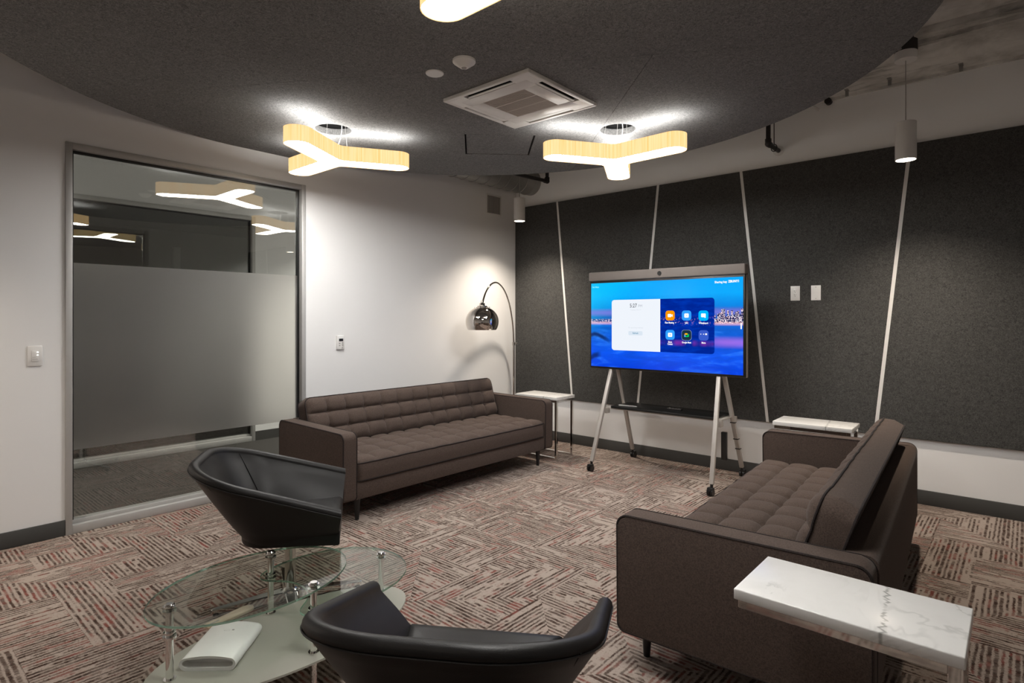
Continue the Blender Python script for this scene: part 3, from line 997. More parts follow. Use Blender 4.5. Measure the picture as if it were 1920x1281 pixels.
def make_sofa(label, loc, rz):
    root = thing('tufted_sofa', label, 'sofa', loc, rz, 'tufted sofas')
    D, W, aw, top = .88, 2.30, .112, .622
    hx, hy = D / 2, W / 2
    iy = hy - aw
    finish('base_frame', bbox(bmesh.new(), (-hx + .02, -iy - .004, .15), (hx - .012, iy + .004, .272), .008), 'fabric', root)
    bm = bmesh.new()
    prism(bm, round_poly([(-hx, .15), (-hx + .135, .15), (-hx + .12, top), (-hx - .006, top)], [.02, .0, .03, .035]), 'y', -iy - .002, iy + .002)
    finish('back_frame', bm, 'fabric', root)
    for s in (-1, 1):
        y0, y1 = (iy, hy) if s > 0 else (-hy, -iy)
        prof = round_poly([(-hx, .15), (hx, .15), (hx + .004, top - .006), (-hx, top)], [.03, .03, .045, .045], n=7)
        bm = bmesh.new(); prism(bm, prof, 'y', y0, y1, .014, 3)
        arm = finish('arm', bm, 'fabric', root)
        for yy in (y0 + .004, y1 - .004):
            ins = [(x * .993, .386 + (z - .386) * .988) for x, z in prof]
            bm = bmesh.new(); tube(bm, [(x, yy, z) for x, z in ins], .0052, 6, closed=True)
            finish('arm_piping', bm, 'piping', arm)
    # seat
    bm, tl, bl = cushion(2 * iy - .012, .70, .142, 12, 4, .024, .020, crown=.014)
    st = finish('seat_cushion', bm, 'fabric', root, smooth=60)
    st.location = (hx - .35 - .004, 0, .268)
    for lp, up in ((tl, .000), (bl, .006)):
        bm = bmesh.new(); tube(bm, [Vector((p.x * 1.004, p.y * 1.001, p.z + up)) for p in lp[::3]], .0048, 6, closed=True)
        finish('seat_piping', bm, 'piping', st)
    # back cushion, leaning
    bm, tl, bl = cushion(2 * iy - .016, .375, .125, 12, 3, .026, .022, rc=.05, crown=.006)
    m = Matrix.Translation((-hx + .205, 0, .405)) @ Matrix.Rotation(radians(72), 4, 'Y') @ Matrix.Translation((-.1875, 0, -.04))
    # cushion x axis points down after the rotation, its top side faces the seat
    bm.transform(m)
    bk = finish('back_cushion', bm, 'fabric', root, smooth=60)
    for lp in (tl, bl):
        bm = bmesh.new(); tube(bm, [m @ Vector((p.x * 1.004, p.y * 1.001, p.z)) for p in lp[::3]], .0048, 6, closed=True)
        finish('back_piping', bm, 'piping', bk)
    for sx in (-1, 1):
        for sy in (-1, 1):
            bm = bmesh.new()
            lathe(bm, [(0, .0), (.014, 0), (.023, .155), (0, .155)], 14, (sx * (hx - .06), sy * (hy - .15), 0), cap=False)
            finish('leg', bm, 'black_wood', root)
    return root
make_sofa('brown-grey button-tufted sofa standing against the white wall under the thermostat', (-3.885, 3.34, 0), 0)
v4 = radians(4)
make_sofa('brown-grey button-tufted sofa standing between two marble side tables', (-.80 - 1.15 * sin(v4), 2.07 + 1.15 * cos(v4), 0), pi + v4)

# ------------------------------------------------------------------ C-shaped marble side tables
def side_table(label, loc, rz):
    """top 0.53 (x) by 0.30 (y); legs on the +x short edge, floor bars run to -x"""
    root = thing('marble_side_table', label, 'side table', loc, rz, 'marble and chrome side tables')
    a, b, zt = .265, .152, .622
    finish('marble_top', bbox(bmesh.new(), (-a, -b, zt - .031), (a, b, zt), .0035, 3), 'marble', root)
    t = .024; c = a - .010; d = b - .008
    z1 = zt - .031
    bm = bmesh.new()
    for s in (-1, 1):
        y0, y1 = (d - t, d) if s > 0 else (-d, -d + t)
        bbox(bm, (-c, y0, z1 - t), (c - t, y1, z1), .0015, 1)
    bbox(bm, (-c, -d + t, z1 - t), (-c + t, d - t, z1), .0015, 1); bbox(bm, (c - t, -d + t, z1 - t), (c, d - t, z1), .0015, 1)
    finish('top_rail', bm, 'chrome', root)
    for s in (-1, 1):
        y0, y1 = (d - t, d) if s > 0 else (-d, -d + t)
        finish('leg', bbox(bmesh.new(), (c - t, y0, 0), (c, y1, z1), .0015, 1), 'chrome', root)
        finish('floor_bar', bbox(bmesh.new(), (-c, y0, 0), (c - t, y1, t), .0015, 1), 'chrome', root)
    finish('cross_bar', bbox(bmesh.new(), (-c, -d + t, 0), (-c + t, d - t, t), .0015, 1), 'chrome', root)
    return root
side_table('white marble C-shaped side table on chrome legs beside the arc lamp', (-3.735, 4.745, 0), 0)
side_table('white marble C-shaped side table at the sofa end next to a black tub chair', (-.375, 1.842, 0), radians(.5))
side_table('white marble C-shaped side table at the sofa end in front of the felt wall', (-1.20, 4.80, 0), radians(2))

# ------------------------------------------------------------------ arc lamp
lamp = thing('arc_floor_lamp', 'chrome arc floor lamp with a mirrored dome shade in the corner behind the sofa', 'floor lamp', (-4.487, 5.11, 0))
bm = bmesh.new(); lathe(bm, [(0, 0), (.13, 0), (.135, .006), (.135, .034), (.13, .04), (0, .04)], 36, cap=False)
finish('base', bm, 'marble', lamp)
bm = bmesh.new(); tube(bm, [(0, 0, .04), (0, 0, 1.105)], .0125, 14)
finish('pole', bm, 'smoke_chrome', lamp)
bm = bmesh.new(); tube(bm, [(0, 0, 1.085), (0, 0, 1.125)], .017, 14)
finish('collar', bm, 'smoke_chrome', lamp)
bm = bmesh.new(); tube(bm, [(.012, 0, 1.11), (.038, .012, 1.11)], .005, 8); tube(bm, [(.038, .012, 1.11), (.044, .015, 1.11)], .011, 10)
finish('clamp_screw', bm, 'smoke_chrome', lamp)
LX, LY = .237, -.765
ctrl = [(LX * h_, LY * h_, z_) for h_, z_ in ((0, 1.11), (.035, 1.32), (.145, 1.55), (.32, 1.71), (.53, 1.785), (.71, 1.772), (.86, 1.70), (.955, 1.61), (1.0, 1.52))]
def spline(c, n=48):
    c = [Vector(p) for p in c]; P = [c[0] * 2 - c[1]] + c + [c[-1] * 2 - c[-2]]
    out = []
    for i in range(1, len(P) - 2):
        for k in range(n // (len(c) - 1)):
            t = k / (n // (len(c) - 1))
            a, b, d, e = P[i - 1], P[i], P[i + 1], P[i + 2]
            out.append(.5 * ((2 * b) + (d - a) * t + (2 * a - 5 * b + 4 * d - e) * t * t + (3 * b - a - 3 * d + e) * t ** 3))
    return out + [c[-1]]
bm = bmesh.new(); tube(bm, spline(ctrl), .0095, 12)
finish('arc_tube', bm, 'smoke_chrome', lamp)
R = .172; zb = 1.283
prof = []
zc = zb + .085
a0 = math.asin(-.085 / R)
for k in range(25):
    t = a0 + (pi / 2 - .2 - a0) * k / 24
    prof.append((R * cos(t), zc + R * sin(t) * .92 if t > 0 else zc + R * sin(t)))
inner = [(max(.0, r - .004), z - .003) for r, z in prof][::-1]
bm = bmesh.new(); lathe(bm, prof + inner, 48, (LX, LY, 0), cap=False)
sh = finish('dome_shade', bm, 'smoke_chrome', lamp, smooth=60)
bm = bmesh.new(); zt = prof[-1][1]
lathe(bm, [(0, zt - .006), (.052, zt - .006), (.052, zt + .006), (.030, zt + .010), (.028, zt + .034), (.014, zt + .038), (.012, zt + .06), (0, zt + .06)], 28, (LX, LY, 0), cap=False)
finish('shade_cap', bm, 'smoke_chrome', lamp)
for k in range(8):
    a = 2 * pi * k / 8
    bm = bmesh.new(); bmesh.ops.create_uvsphere(bm, u_segments=8, v_segments=6, radius=.007, matrix=Matrix.Translation((LX + .075 * cos(a), LY + .075 * sin(a), zt - .010)))
    finish('vent_stud', bm, 'chrome', sh)

# ------------------------------------------------------------------ rolling video board
TVX, TVY = -2.4465, 4.75
tv = thing('rolling_display_board', 'large video meeting display on a silver wheeled easel stand in front of the felt wall', 'display', (TVX, TVY, 0))
TW, Z0, Z1 = 1.484, .923, 1.753
def tvpt(px, py):
    p = at(px, py, y=TVY)
    return p.x - TVX, p.z
finish('display_housing', bbox(bmesh.new(), (-TW / 2, .002, Z0), (TW / 2, .075, Z1 + .005), .006), 'black_plastic', tv)
finish('display_trim', bbox(bmesh.new(), (-TW / 2 - .003, .02, Z0 - .003), (TW / 2 + .003, .06, Z1), .003), 'bar_grey', tv)
bm = bmesh.new(); bbox(bm, (-TW / 2 - .008, -.012, Z1 + .002), (TW / 2 + .004, .075, Z1 + .088), .012, 3)
cb = finish('camera_bar', bm, 'bar_grey', tv)
bm = bmesh.new(); tube(bm, [(.0, -.0125, Z1 + .045), (.0, -.016, Z1 + .045)], .020, 24)
cl = finish('camera_lens', bm, 'black_plastic', cb)

def mat_screen():
    t = NT('screen_wallpaper')
    x, y, z = t.sep(t.coord())       # x -0.72..0.72, z relative to the middle of the screen
    n = t.noise(t.xyz(t.mul(x, 1.0), 0.0, t.mul(z, 2.6)), 3.0, 4, .55, .5)
    zz = t.add(z, t.mul(t.add(n, -.5), .06))
    ramp = t.n('ShaderNodeValToRGB')
    t.put(ramp.inputs[0], t.math('MULTIPLY_ADD', zz, 1 / .81, .5, clamp=True))
    el = ramp.color_ramp.elements
    el[0].position = 0.0; el[0].color = (.0, .045, .72, 1)
    el[1].position = 1.0; el[1].color = (.0, .36, .95, 1)
    for p, c in ((.18, (.0, .09, .86)), (.34, (.0, .10, .70)), (.50, (.0, .12, .62)), (.60, (.01, .10, .48)), (.66, (.03, .11, .52)), (.70, (.0, .22, .74)), (.84, (.0, .38, .92))):
        e = el.new(p); e.color = (*c, 1)
    col = ramp.outputs[0]
    # warmer cyan toward the upper left
    col = t.mix(t.mul(t.step(t.add(t.mul(x, -1.0), t.mul(z, 1.2)), .45, 1.1), .5), col, (.0, .62, .95))
    # cloud streaks
    st = t.noise(t.xyz(t.mul(x, 1.4), 3.0, t.mul(z, 7.0)), 2.0, 4, .6, .6)
    col = t.mix(t.mul(t.mul(t.step(st, .52, .72), t.lt(z, .02)), .45), col, (.05, .32, 1.0))
    col = t.mix(t.mul(t.mul(t.step(st, .60, .30), t.lt(z, -.02)), .35), col, (.0, .03, .35))
    # violet fog patch on the right, dusk band over the city
    fog = t.mul(t.step(t.math('ABSOLUTE', t.add(z, .135)), .06, .0), t.step(x, .25, .6))
    col = t.mix(t.mul(fog, .7), col, (.40, .16, .80))
    dusk = t.mul(t.step(t.math('ABSOLUTE', t.add(z, -.115)), .045, .0), .7)
    col = t.mix(dusk, col, (.20, .20, .72))
    # dark hills at the lower left
    hn = t.mul(t.add(t.noise(t.xyz(t.mul(x, 7.0), 0.0, 1.0), 1.0, 3), -.5), .05)
    hill = t.mul(t.step(t.math('ABSOLUTE', t.add(t.add(t.add(z, .095), hn), t.mul(t.math('POWER', t.math('MAXIMUM', t.add(x, .70), 0.0), 1.8), 1.3))), .032, .006), t.step(x, -.47, -.60))
    col = t.mix(t.mul(hill, .9), col, (.0, .012, .10))
    hill2 = t.mul(t.step(t.math('ABSOLUTE', t.add(t.add(z, .30), t.add(hn, t.mul(t.add(x, .68), -.25)))), .04, .008), t.step(x, -.60, -.67))
    col = t.mix(t.mul(hill2, .85), col, (.0, .012, .10))
    # city skyline: hashed tower heights with lit cells
    colx = t.fl(t.mul(x, 62.0))
    hh = t.white(t.xyz(colx, 2.0, 0.0))
    right = t.step(x, .12, .55)
    top = t.add(.058, t.mul(t.mul(hh, right), .085))
    city = t.mul(t.gt(z, .020), t.mul(t.lt(z, top), t.mixf(t.gt(x, .20), t.lt(z, .055), 1.0)))
    cells = t.white(t.xyz(t.fl(t.mul(x, 190.0)), t.fl(t.mul(z, 150.0)), 5.0))
    c2 = t.white(t.xyz(t.fl(t.mul(x, 110.0)), t.fl(t.mul(z, 90.0)), 9.0))
    lit = t.mix(t.gt(cells, .62), (.015, .015, .08), t.mix(c2, (1.0, .62, .62), (.75, .85, 1.0)))
    col = t.mix(t.mul(city, t.mixf(t.gt(x, .2), .65, .95)), col, lit)
    glow = t.mul(t.step(t.math('ABSOLUTE', t.add(z, -.018)), .022, .0), t.step(t.math('ABSOLUTE', x), .2, .6))
    col = t.mix(t.mul(glow, .6), col, (1.0, .55, .62))
    e = t.n('ShaderNodeEmission'); t.put(e.inputs[0], col); e.inputs[1].default_value = 1.0
    g = t.n('ShaderNodeBsdfGlossy'); g.inputs['Roughness'].default_value = .15; g.inputs[0].default_value = (.03, .03, .03, 1)
    a = t.n('ShaderNodeAddShader')
    t.t.links.new(e.outputs[0], a.inputs[0]); t.t.links.new(g.outputs[0], a.inputs[1])
    return t.end(a.outputs[0])
M['screen'] = mat_screen()
M['ui_white'] = emit('ui_white', (.80, .84, .90), 1.0)
M['ui_text'] = emit('ui_text_white', (1, 1, 1), 1.0)
M['ui_dark'] = emit('ui_dark_text', (.05, .05, .07), 1.0)
M['ui_grey'] = emit('ui_grey_text', (.45, .48, .54), 1.0)
M['ui_faint'] = emit('ui_faint_text', (.62, .66, .72), 1.0)
M['ui_button'] = emit('ui_button', (.66, .74, .83), 1.0)
M['ui_link'] = emit('ui_link_text', (.10, .28, .42), 1.0)
M['ui_orange'] = emit('ui_orange', (1.0, .30, .0), 1.0)
M['ui_blue'] = emit('ui_blue', (.03, .33, .95), 1.0)
M['ui_cyan'] = emit('ui_cyan', (.0, .45, 1.0), 1.0)
M['ui_navy'] = emit('ui_navy', (.010, .030, .055), 1.0)
M['ui_outline'] = emit('ui_outline', (.30, .40, .60), 1.0)
M['ui_violet'] = emit('ui_violet', (.04, .10, .55), 1.0)
M['ui_red'] = emit('ui_red', (1.0, .12, .03), 1.0)
M['ui_yellow'] = emit('ui_yellow', (1.0, .62, .0), 1.0)
M['ui_green'] = emit('ui_green', (.0, .55, .10), 1.0)
M['ui_pale'] = emit('ui_pale_cyan', (.25, .85, 1.0), 1.0)
M['ui_sky'] = emit('ui_sky', (.10, .42, 1.0), 1.0)
def mat_panel():
    t = NT('ui_dark_panel')
    x, y, z = t.sep(t.coord())
    n = t.noise(t.xyz(t.mul(x, 3.0), 0.0, t.mul(z, 14.0)), 2.0, 3, .6)
    col = t.mix(t.step(n, .4, .7), (.0, .018, .28), (.0, .035, .42))
    band = t.mul(t.step(t.math('ABSOLUTE', t.add(z, -.04)), .05, .0), t.gt(t.white(t.xyz(t.fl(t.mul(x, 120.0)), t.fl(t.mul(z, 130.0)), 1.0)), .8))
    col = t.mix(t.mul(band, .6), col, (.30, .16, .45))
    fog = t.mul(t.step(t.math('ABSOLUTE', t.add(z, .15)), .035, .0), t.step(t.noise(t.xyz(t.mul(x, 9.0), 0.0, 0.0), 1.0, 2), .4, .65))
    col = t.mix(t.mul(fog, .6), col, (.30, .03, .40))
    e = t.n('ShaderNodeEmission'); t.put(e.inputs[0], col)
    return t.end(e.outputs[0])
M['ui_panel'] = mat_panel()

SZ = (Z0 + Z1) / 2
scr = finish('screen', bbox(bmesh.new(), (-TW / 2 + .016, .0, Z0 + .018 - SZ), (TW / 2 - .016, .004, Z1 - .018 - SZ)), 'screen', tv, smooth=0)
scr.location = (0, 0, SZ)
def ui_poly(name, pts, mat, y):
    bm = bmesh.new(); prism(bm, pts, 'y', y, y + .0003)
    return finish(name, bm, mat, scr, smooth=0)
def ui_rrect(name, x0, z0, x1, z1, r, mat, y=-.0006, corners=(1, 1, 1, 1)):
    return ui_poly(name, round_poly([(x0, z0), (x1, z0), (x1, z1), (x0, z1)], [r * c for c in corners], n=5), mat, y)
def sp(px, py):
    x, z = tvpt(px, py); return x, z - SZ
xL, zt_ = sp(1147.1, 562.4); _, zb_ = sp(1147.1, 657); xM, zt2 = sp(1238, 560.6); xR_, zt3 = sp(1339.7, 558.7); _, zb3 = sp(1339.7, 663.6)
zT_, zB_ = (zt_ + zt2 + zt3) / 3, (zb_ + zb3) / 2
ui_rrect('dark_panel', xM, zB_, xR_, zT_, .026, 'ui_panel', -.0005, (0, 1, 1, 0))
ui_rrect('white_card', xL, zB_, xM, zT_, .026, 'ui_white', -.0006, (1, 0, 0, 1))
icons = [(1256.5, 591.8, 'ui_orange', 'New Meeting', 0), (1287.3, 591.8, 'ui_blue', 'Join', 1), (1319, 592, 'ui_cyan', 'Whiteboard', 2),
         (1256.5, 628, 'ui_blue', 'Share\nContent', 3), (1287.3, 628.6, 'ui_navy', 'Google Meet', 4), (1319.3, 629, 'ui_violet', 'More', 5)]
hs = .043
for px_, py_, mt, lab, k in icons:
    x, z = sp(px_, py_)
    if k == 4:
        ui_rrect('app_icon_rim', x - hs - .002, z - hs - .002, x + hs + .002, z + hs + .002, .024, 'ui_outline', -.0009)
    ui_rrect('app_icon', x - hs, z - hs, x + hs, z + hs, .024, mt, -.0012)
    yy = -.0016
    if k == 0:
        ui_rrect('icon_glyph', x - .022, z - .014, x + .012, z + .014, .006, 'ui_text', yy)
        ui_poly('icon_glyph', [(x + .013, z - .005), (x + .024, z - .012), (x + .024, z + .012), (x + .013, z + .005)], 'ui_text', yy)
    elif k in (1, 3):
        ui_rrect('icon_glyph', x - .020, z - .018, x + .020, z + .018, .008, 'ui_text', yy)
        if k == 1:
            ui_poly('icon_mark', [(x - .006, z - .008), (x + .008, z + .002), (x + .002, z + .004)], 'ui_blue', yy - .0004)
        else:
            ui_poly('icon_mark', [(x - .006, z - .001), (x + .006, z - .001), (x, z + .008)], 'ui_blue', yy - .0004)
            ui_poly('icon_mark', [(x - .0015, z - .009), (x + .0015, z - .009), (x + .0015, z), (x - .0015, z)], 'ui_blue', yy - .0004)
    elif k == 2:
        ui_rrect('icon_glyph', x - .020, z - .013, x + .020, z + .018, .005, 'ui_text', yy)
        ui_poly('icon_glyph', [(x + .006, z - .018), (x + .022, z - .018), (x + .016, z - .010)], 'ui_text', yy)
    elif k == 4:
        ui_rrect('icon_mark', x - .020, z - .016, x - .010, z + .004, .003, 'ui_sky', yy)
        ui_rrect('icon_mark', x - .016, z + .004, x + .010, z + .016, .004, 'ui_yellow', yy)
        ui_poly('icon_mark', [(x - .020, z + .004), (x - .010, z + .004), (x - .010, z + .016)], 'ui_red', yy - .0003)
        ui_poly('icon_mark', [(x - .010, z - .016), (x + .012, z - .016), (x + .022, z - .012), (x + .022, z + .012), (x + .010, z + .004), (x + .008, z - .006), (x - .010, z - .006)], 'ui_green', yy - .0002)
    else:
        for dx in (-.024, 0, .022):
            w = .004 if dx < .02 else .008
            ui_rrect('icon_glyph', x + dx - w, z + .010 - w * .8, x + dx + w, z + .010 + w * .8, .001, 'ui_text', yy)
    lz = z - hs - .020
    for j, ln in enumerate(lab.split('\n')):
        w = {'New Meeting': .086, 'Join': .026, 'Whiteboard': .082, 'Share': .036, 'Content': .048, 'Google Meet': .084, 'More': .034}[ln]
        text_mesh('lettering', ln, .021, 'ui_text', scr, (x - (.006 if k == 0 else 0), -.0016, lz - .018 * j), w, .0007)
    if k == 0:
        ui_poly('icon_mark', [(x + .045, lz + .003), (x + .057, lz + .003), (x + .051, lz - .004)], 'ui_text', yy)
x, z = sp(1187.5, 573.5); text_mesh('lettering', '5:27', .050, 'ui_dark', scr, (x, -.0012, z), .072, .0003)
x, z = sp(1200.5, 574); text_mesh('lettering', 'PM', .034, 'ui_grey', scr, (x, -.0012, z), .040)
x, z = sp(1192, 581.3); text_mesh('lettering', 'Tuesday, Oct 17', .018, 'ui_faint', scr, (x, -.0012, z), .11)
x, z = sp(1192, 614.5); text_mesh('lettering', 'No upcoming meetings', .018, 'ui_faint', scr, (x, -.0012, z), .15)
x, z = sp(1191.5, 625); ui_rrect('refresh_button', x - .072, z - .019, x + .072, z + .019, .008, 'ui_button', -.0010)
text_mesh('lettering', 'Refresh', .020, 'ui_link', scr, (x, -.0014, z), .056, .0004)
x, z = sp(1351.5, 529); text_mesh('lettering', 'Sharing key', .024, 'ui_text', scr, (x, -.0008, z), .105, .0008)
x, z = sp(1376, 527.5); text_mesh('lettering', 'ZBUNY1', .026, 'ui_text', scr, (x, -.0008, z), .088, .0012)
x, z = sp(1117, 538.7); text_mesh('lettering', 'Sun Mojo', .020, 'ui_pale', scr, (x, -.0008, z), .075, .0006)
x, z = sp(1389.8, 611.5); ui_rrect('scroll_handle', x - .005, z - .025, x + .005, z + .025, .003, 'ui_text')

# wheeled easel stand (part of the same thing)
def bar(p, q, w, d, mat, name):
    p, q = Vector(p), Vector(q)
    t = (q - p).normalized()
    sx = Vector((1, 0, 0)); sx = (sx - t * sx.dot(t)).normalized(); sy = t.cross(sx)
    bm = bmesh.new()
    def ring(c): return [bm.verts.new(c + sx * (a * w / 2) + sy * (b * d / 2)) for a, b in ((-1, -1), (1, -1), (1, 1), (-1, 1))]
    A, B = ring(p), ring(q)
    bm.faces.new(A[::-1]); bm.faces.new(B)
    for k in range(4): bm.faces.new((A[k], A[(k + 1) % 4], B[(k + 1) % 4], B[k]))
    bmesh.ops.bevel(bm, geom=bm.edges[:], offset=.006, segments=2, profile=.5, affect='EDGES')
    return finish(name, bm, mat, tv)
for s in (-1, 1):
    xt, xb = s * .512, s * .565
    apex = (xt, .075, 1.02)
    ft = (xb, -.235, .085); rt = (xb - s * .02, .47, .085)
    bar((xt, .062, 1.02), ft, .036, .030, 'stand_metal', 'front_leg')
    bar((xt, .105, 1.02), rt, .036, .030, 'stand_metal', 'rear_leg')
    finish('mount_bracket', bbox(bmesh.new(), (xt - .025, .076, .95), (xt + .025, .10, 1.60), .003), 'black_plastic', tv)
    for (p, q) in ((ft, -1), (rt, 1)):
        bm = bmesh.new(); tube(bm, [(p[0], p[1], .062), (p[0], p[1], .09)], .012, 10)
        c = finish('caster', bm, 'black_plastic', tv)
        bm = bmesh.new()
        for dx in (-.014, .014):
            tube(bm, [(p[0] + dx - .009, p[1] + q * .018, .0275), (p[0] + dx + .009, p[1] + q * .018, .0275)], .0275, 18)
        finish('caster_wheel', bm, 'black_plastic', c)
        bm = bmesh.new(); bbox(bm, (p[0] - .026, p[1] + q * .018 - .02, .038), (p[0] + .026, p[1] + q * .018 + .02, .066), .008)
        finish('caster_hood', bm, 'black_plastic', c)
        bm = bmesh.new(); bbox(bm, (p[0] - .012, p[1] + q * .036, .045), (p[0] + .012, p[1] + q * .062, .052), .002)
        finish('brake_pedal', bm, 'black_plastic', c)
# shelf: grey tray frame with a black mat
zs = .555
bm = bmesh.new(); bbox(bm, (-.545, .02, zs - .012), (.53, .32, zs), .004); 
shf = finish('shelf_tray', bm, 'stand_metal', tv)
bm = bmesh.new(); bbox(bm, (-.505, -.005, zs), (.49, .34, zs + .022), .005)
finish('shelf_mat', bm, 'black_plastic', shf)
for s in (-1, 1):
    for (y0, y1) in ((-.03, .03), (.29, .33)):
        bm = bmesh.new(); bbox(bm, (s * .545 - .012, y0, zs - .05), (s * .545 + .012, y1, zs), .004)
        finish('shelf_bracket', bm, 'stand_metal', shf)
bm = bmesh.new(); bbox(bm, (.455, .225, .18), (.50, .26, .42), .004)
finish('power_brick', bm, 'black_plastic', tv)
for zz in (.50, .35, .26):
    f_ = (1.02 - zz) / .935
    bm = bmesh.new(); bbox(bm, (.512 + .033 * f_ - .021, .105 + .365 * f_ - .022, zz - .004), (.512 + .033 * f_ + .021, .105 + .365 * f_ + .022, zz + .004), .002)
    finish('cable_tie', bm, 'black_plastic', tv)
stylus = thing('stylus_pen', 'slim silver pen lying on the black shelf of the display stand', 'pen', (TVX - .36, TVY + .06, zs + .0275), radians(8))
bm = bmesh.new(); tube(bm, [(-.09, 0, 0), (.075, 0, 0), (.09, 0, 0)], [.0055, .0055, .002], 10)
finish('barrel', bm, 'alu', stylus)
bm = bmesh.new(); bbox(bm, (-.085, -.002, .004), (-.045, .002, .008)); finish('pocket_clip', bm, 'alu', stylus)
rem = thing('remote_controller', 'flat dark remote controller lying on the middle of the display stand shelf', 'remote', (TVX + .06, TVY + .16, zs + .022))
finish('remote_body', bbox(bmesh.new(), (-.07, -.02, 0), (.07, .02, .014), .004), 'black_iron', rem)
for k in range(4):
    bm = bmesh.new(); tube(bm, [(-.045 + k * .03, 0, .013), (-.045 + k * .03, 0, .0155)], .007, 12); finish('remote_button', bm, 'grey_plastic', rem)

# ------------------------------------------------------------------ black leather tub chairs
def lerp(a, b, t): return a + (b - a) * t
def make_chair(label, loc, rz):
    """faces +x; shell flares upward, rim falls from the back to the arm tips"""
    root = thing('swivel_tub_chair', label, 'armchair', loc, rz, 'black leather tub chairs')
    N = 72
    zb = .335
    rim = resample(round_poly([(.285, .395), (-.398, .352), (-.398, -.352), (.285, -.395)], [0, .28, .28, 0], closed=False, n=14), N)
    bot = resample(round_poly([(.265, .225), (-.185, .205), (-.185, -.205), (.265, -.225)], [0, .16, .16, 0], closed=False, n=14), N)
    def rz_(p):
        t = (p.x + .398) / .683
        t = max(0, min(1, t))
        return lerp(.742, .545, t ** 1.05)
    def ctr(p): # inward direction in plan
        return None
    def nrm(path, i):
        a = path[max(0, i - 1)]; b = path[min(N - 1, i + 1)]
        d = (b - a).normalized()
        return Vector((-d.y, d.x))           # points inward for this winding
    bm = bmesh.new()
    cols = []
    th = .046
    zseat = .425
    for i in range(N):
        R_, B_ = rim[i], bot[i]
        n = nrm(rim, i)
        if i in (0, N - 1):
            n = Vector((0, -1 if R_.y > 0 else 1))
        zt = rz_(R_)
        col = []
        # under-roll at the bottom edge
        for k in range(4):
            a = k / 3 * pi / 2
            rr = .045
            P = B_ + (Vector((.03, 0)) - B_).normalized() * rr * (1 - sin(a))
            col.append((P.x, P.y, zb + rr * (1 - cos(a)) * .9))
        z1 = col[-1][2]
        for k in range(1, 8):
            t = k / 8
            P = B_.lerp(R_, t ** .92)
            col.append((P.x, P.y, lerp(z1, zt - th * .5, t)))
        # rounded rim
        for k in range(9):
            a = pi * k / 8
            P = R_ + n * (th / 2 - th / 2 * cos(a))
            col.append((P.x, P.y, zt - th * .5 + th * .5 * sin(a)))
        # small stitched groove, then the inner face
        P = R_ + n * (th + .001)
        col.append((P.x, P.y, zt - th * .5 - .006))
        for k in range(1, 7):
            t = k / 6
            O = R_.lerp(B_, t * (zt - zseat + .06) / (zt - zb))
            P = O + n * (th + .010 * sin(pi * t))
            col.append((P.x, P.y, lerp(zt - th * .5 - .006, zseat - .06, t)))
        cols.append([bm.verts.new(c) for c in col])
    K = len(cols[0])
    for i in range(N - 1):
        for k in range(K - 1):
            bm.faces.new((cols[i][k], cols[i][k + 1], cols[i + 1][k + 1], cols[i + 1][k]))
    bm.faces.new(cols[0]); bm.faces.new(cols[-1][::-1])
    bm.faces.new([c[0] for c in cols])
    finish('shell', bm, 'leather', root, smooth=50)
    # seat cushion
    inn = []
    for i in range(N):
        n = nrm(rim, i)
        if i in (0, N - 1): n = Vector((0, -1 if rim[i].y > 0 else 1))
        zt = rz_(rim[i])
        O = rim[i].lerp(bot[i], (zt - zseat) / (zt - zb))
        inn.append(O + n * (th + .006))
    outl = [(p.x, p.y) for p in inn]
    outl = [(min(x, .278), y) for x, y in outl]
    bm = bmesh.new()
    cx = sum(p[0] for p in outl) / N
    rows = []
    for k, (sc, dz) in enumerate(((.98, -.085), (1.0, -.075), (1.0, -.02), (.985, -.006), (.95, .004), (.85, .010), (.65, .014), (.4, .016), (.15, .017))):
        rows.append([bm.verts.new((cx + (x - cx) * sc, y * sc, zseat + dz)) for x, y in outl])
    for A, B in zip(rows, rows[1:]):
        for k in range(N):
            bm.faces.new((A[k], A[(k + 1) % N], B[(k + 1) % N], B[k]))
    bm.faces.new(rows[0][::-1]); bm.faces.new(rows[-1])
    finish('seat_cushion', bm, 'leather', root, smooth=50)
    # stitched seams on the inside and outside where arms meet the back
    for i in (22, N - 23):
        n = nrm(rim, i); zt = rz_(rim[i])
        bm = bmesh.new()
        pin = []
        for k in range(9):
            t = k / 8
            O = rim[i].lerp(bot[i], t * (zt - zseat + .02) / (zt - zb))
            P = O + n * (th + .010 * sin(pi * t) + .0005)
            pin.append((P.x, P.y, lerp(zt - th * .5 - .006, zseat - .02, t)))
        tube(bm, pin, .0022, 6)
        finish('inner_seam', bm, 'dark_gap', root)
        bm = bmesh.new()
        pout = [(rim[i].lerp(bot[i], t).x - n.x * .0003, rim[i].lerp(bot[i], t).y - n.y * .0003, lerp(zt - th * .5, zb + .045, t)) for t in [k / 8 for k in range(9)]]
        tube(bm, pout, .0022, 6)
        finish('outer_seam', bm, 'dark_gap', root)
    bm = bmesh.new()
    lp = []
    for i in range(N):
        n = nrm(rim, i)
        if i in (0, N - 1): n = Vector((0, -1 if rim[i].y > 0 else 1))
        lp.append((rim[i].x - n.x * .0005, rim[i].y - n.y * .0005, rz_(rim[i]) - th * .62))
    tube(bm, lp, .0026, 6); finish('rim_stitching', bm, 'leather', root)
    # swivel base
    bm = bmesh.new(); lathe(bm, [(0, .03), (.045, .03), (.048, .055), (.034, .062), (.026, .075), (.026, .30), (.06, .325), (.09, zb + .004), (0, zb + .004)], 24, (.03, 0, 0), cap=False)
    finish('swivel_post', bm, 'chrome', root)
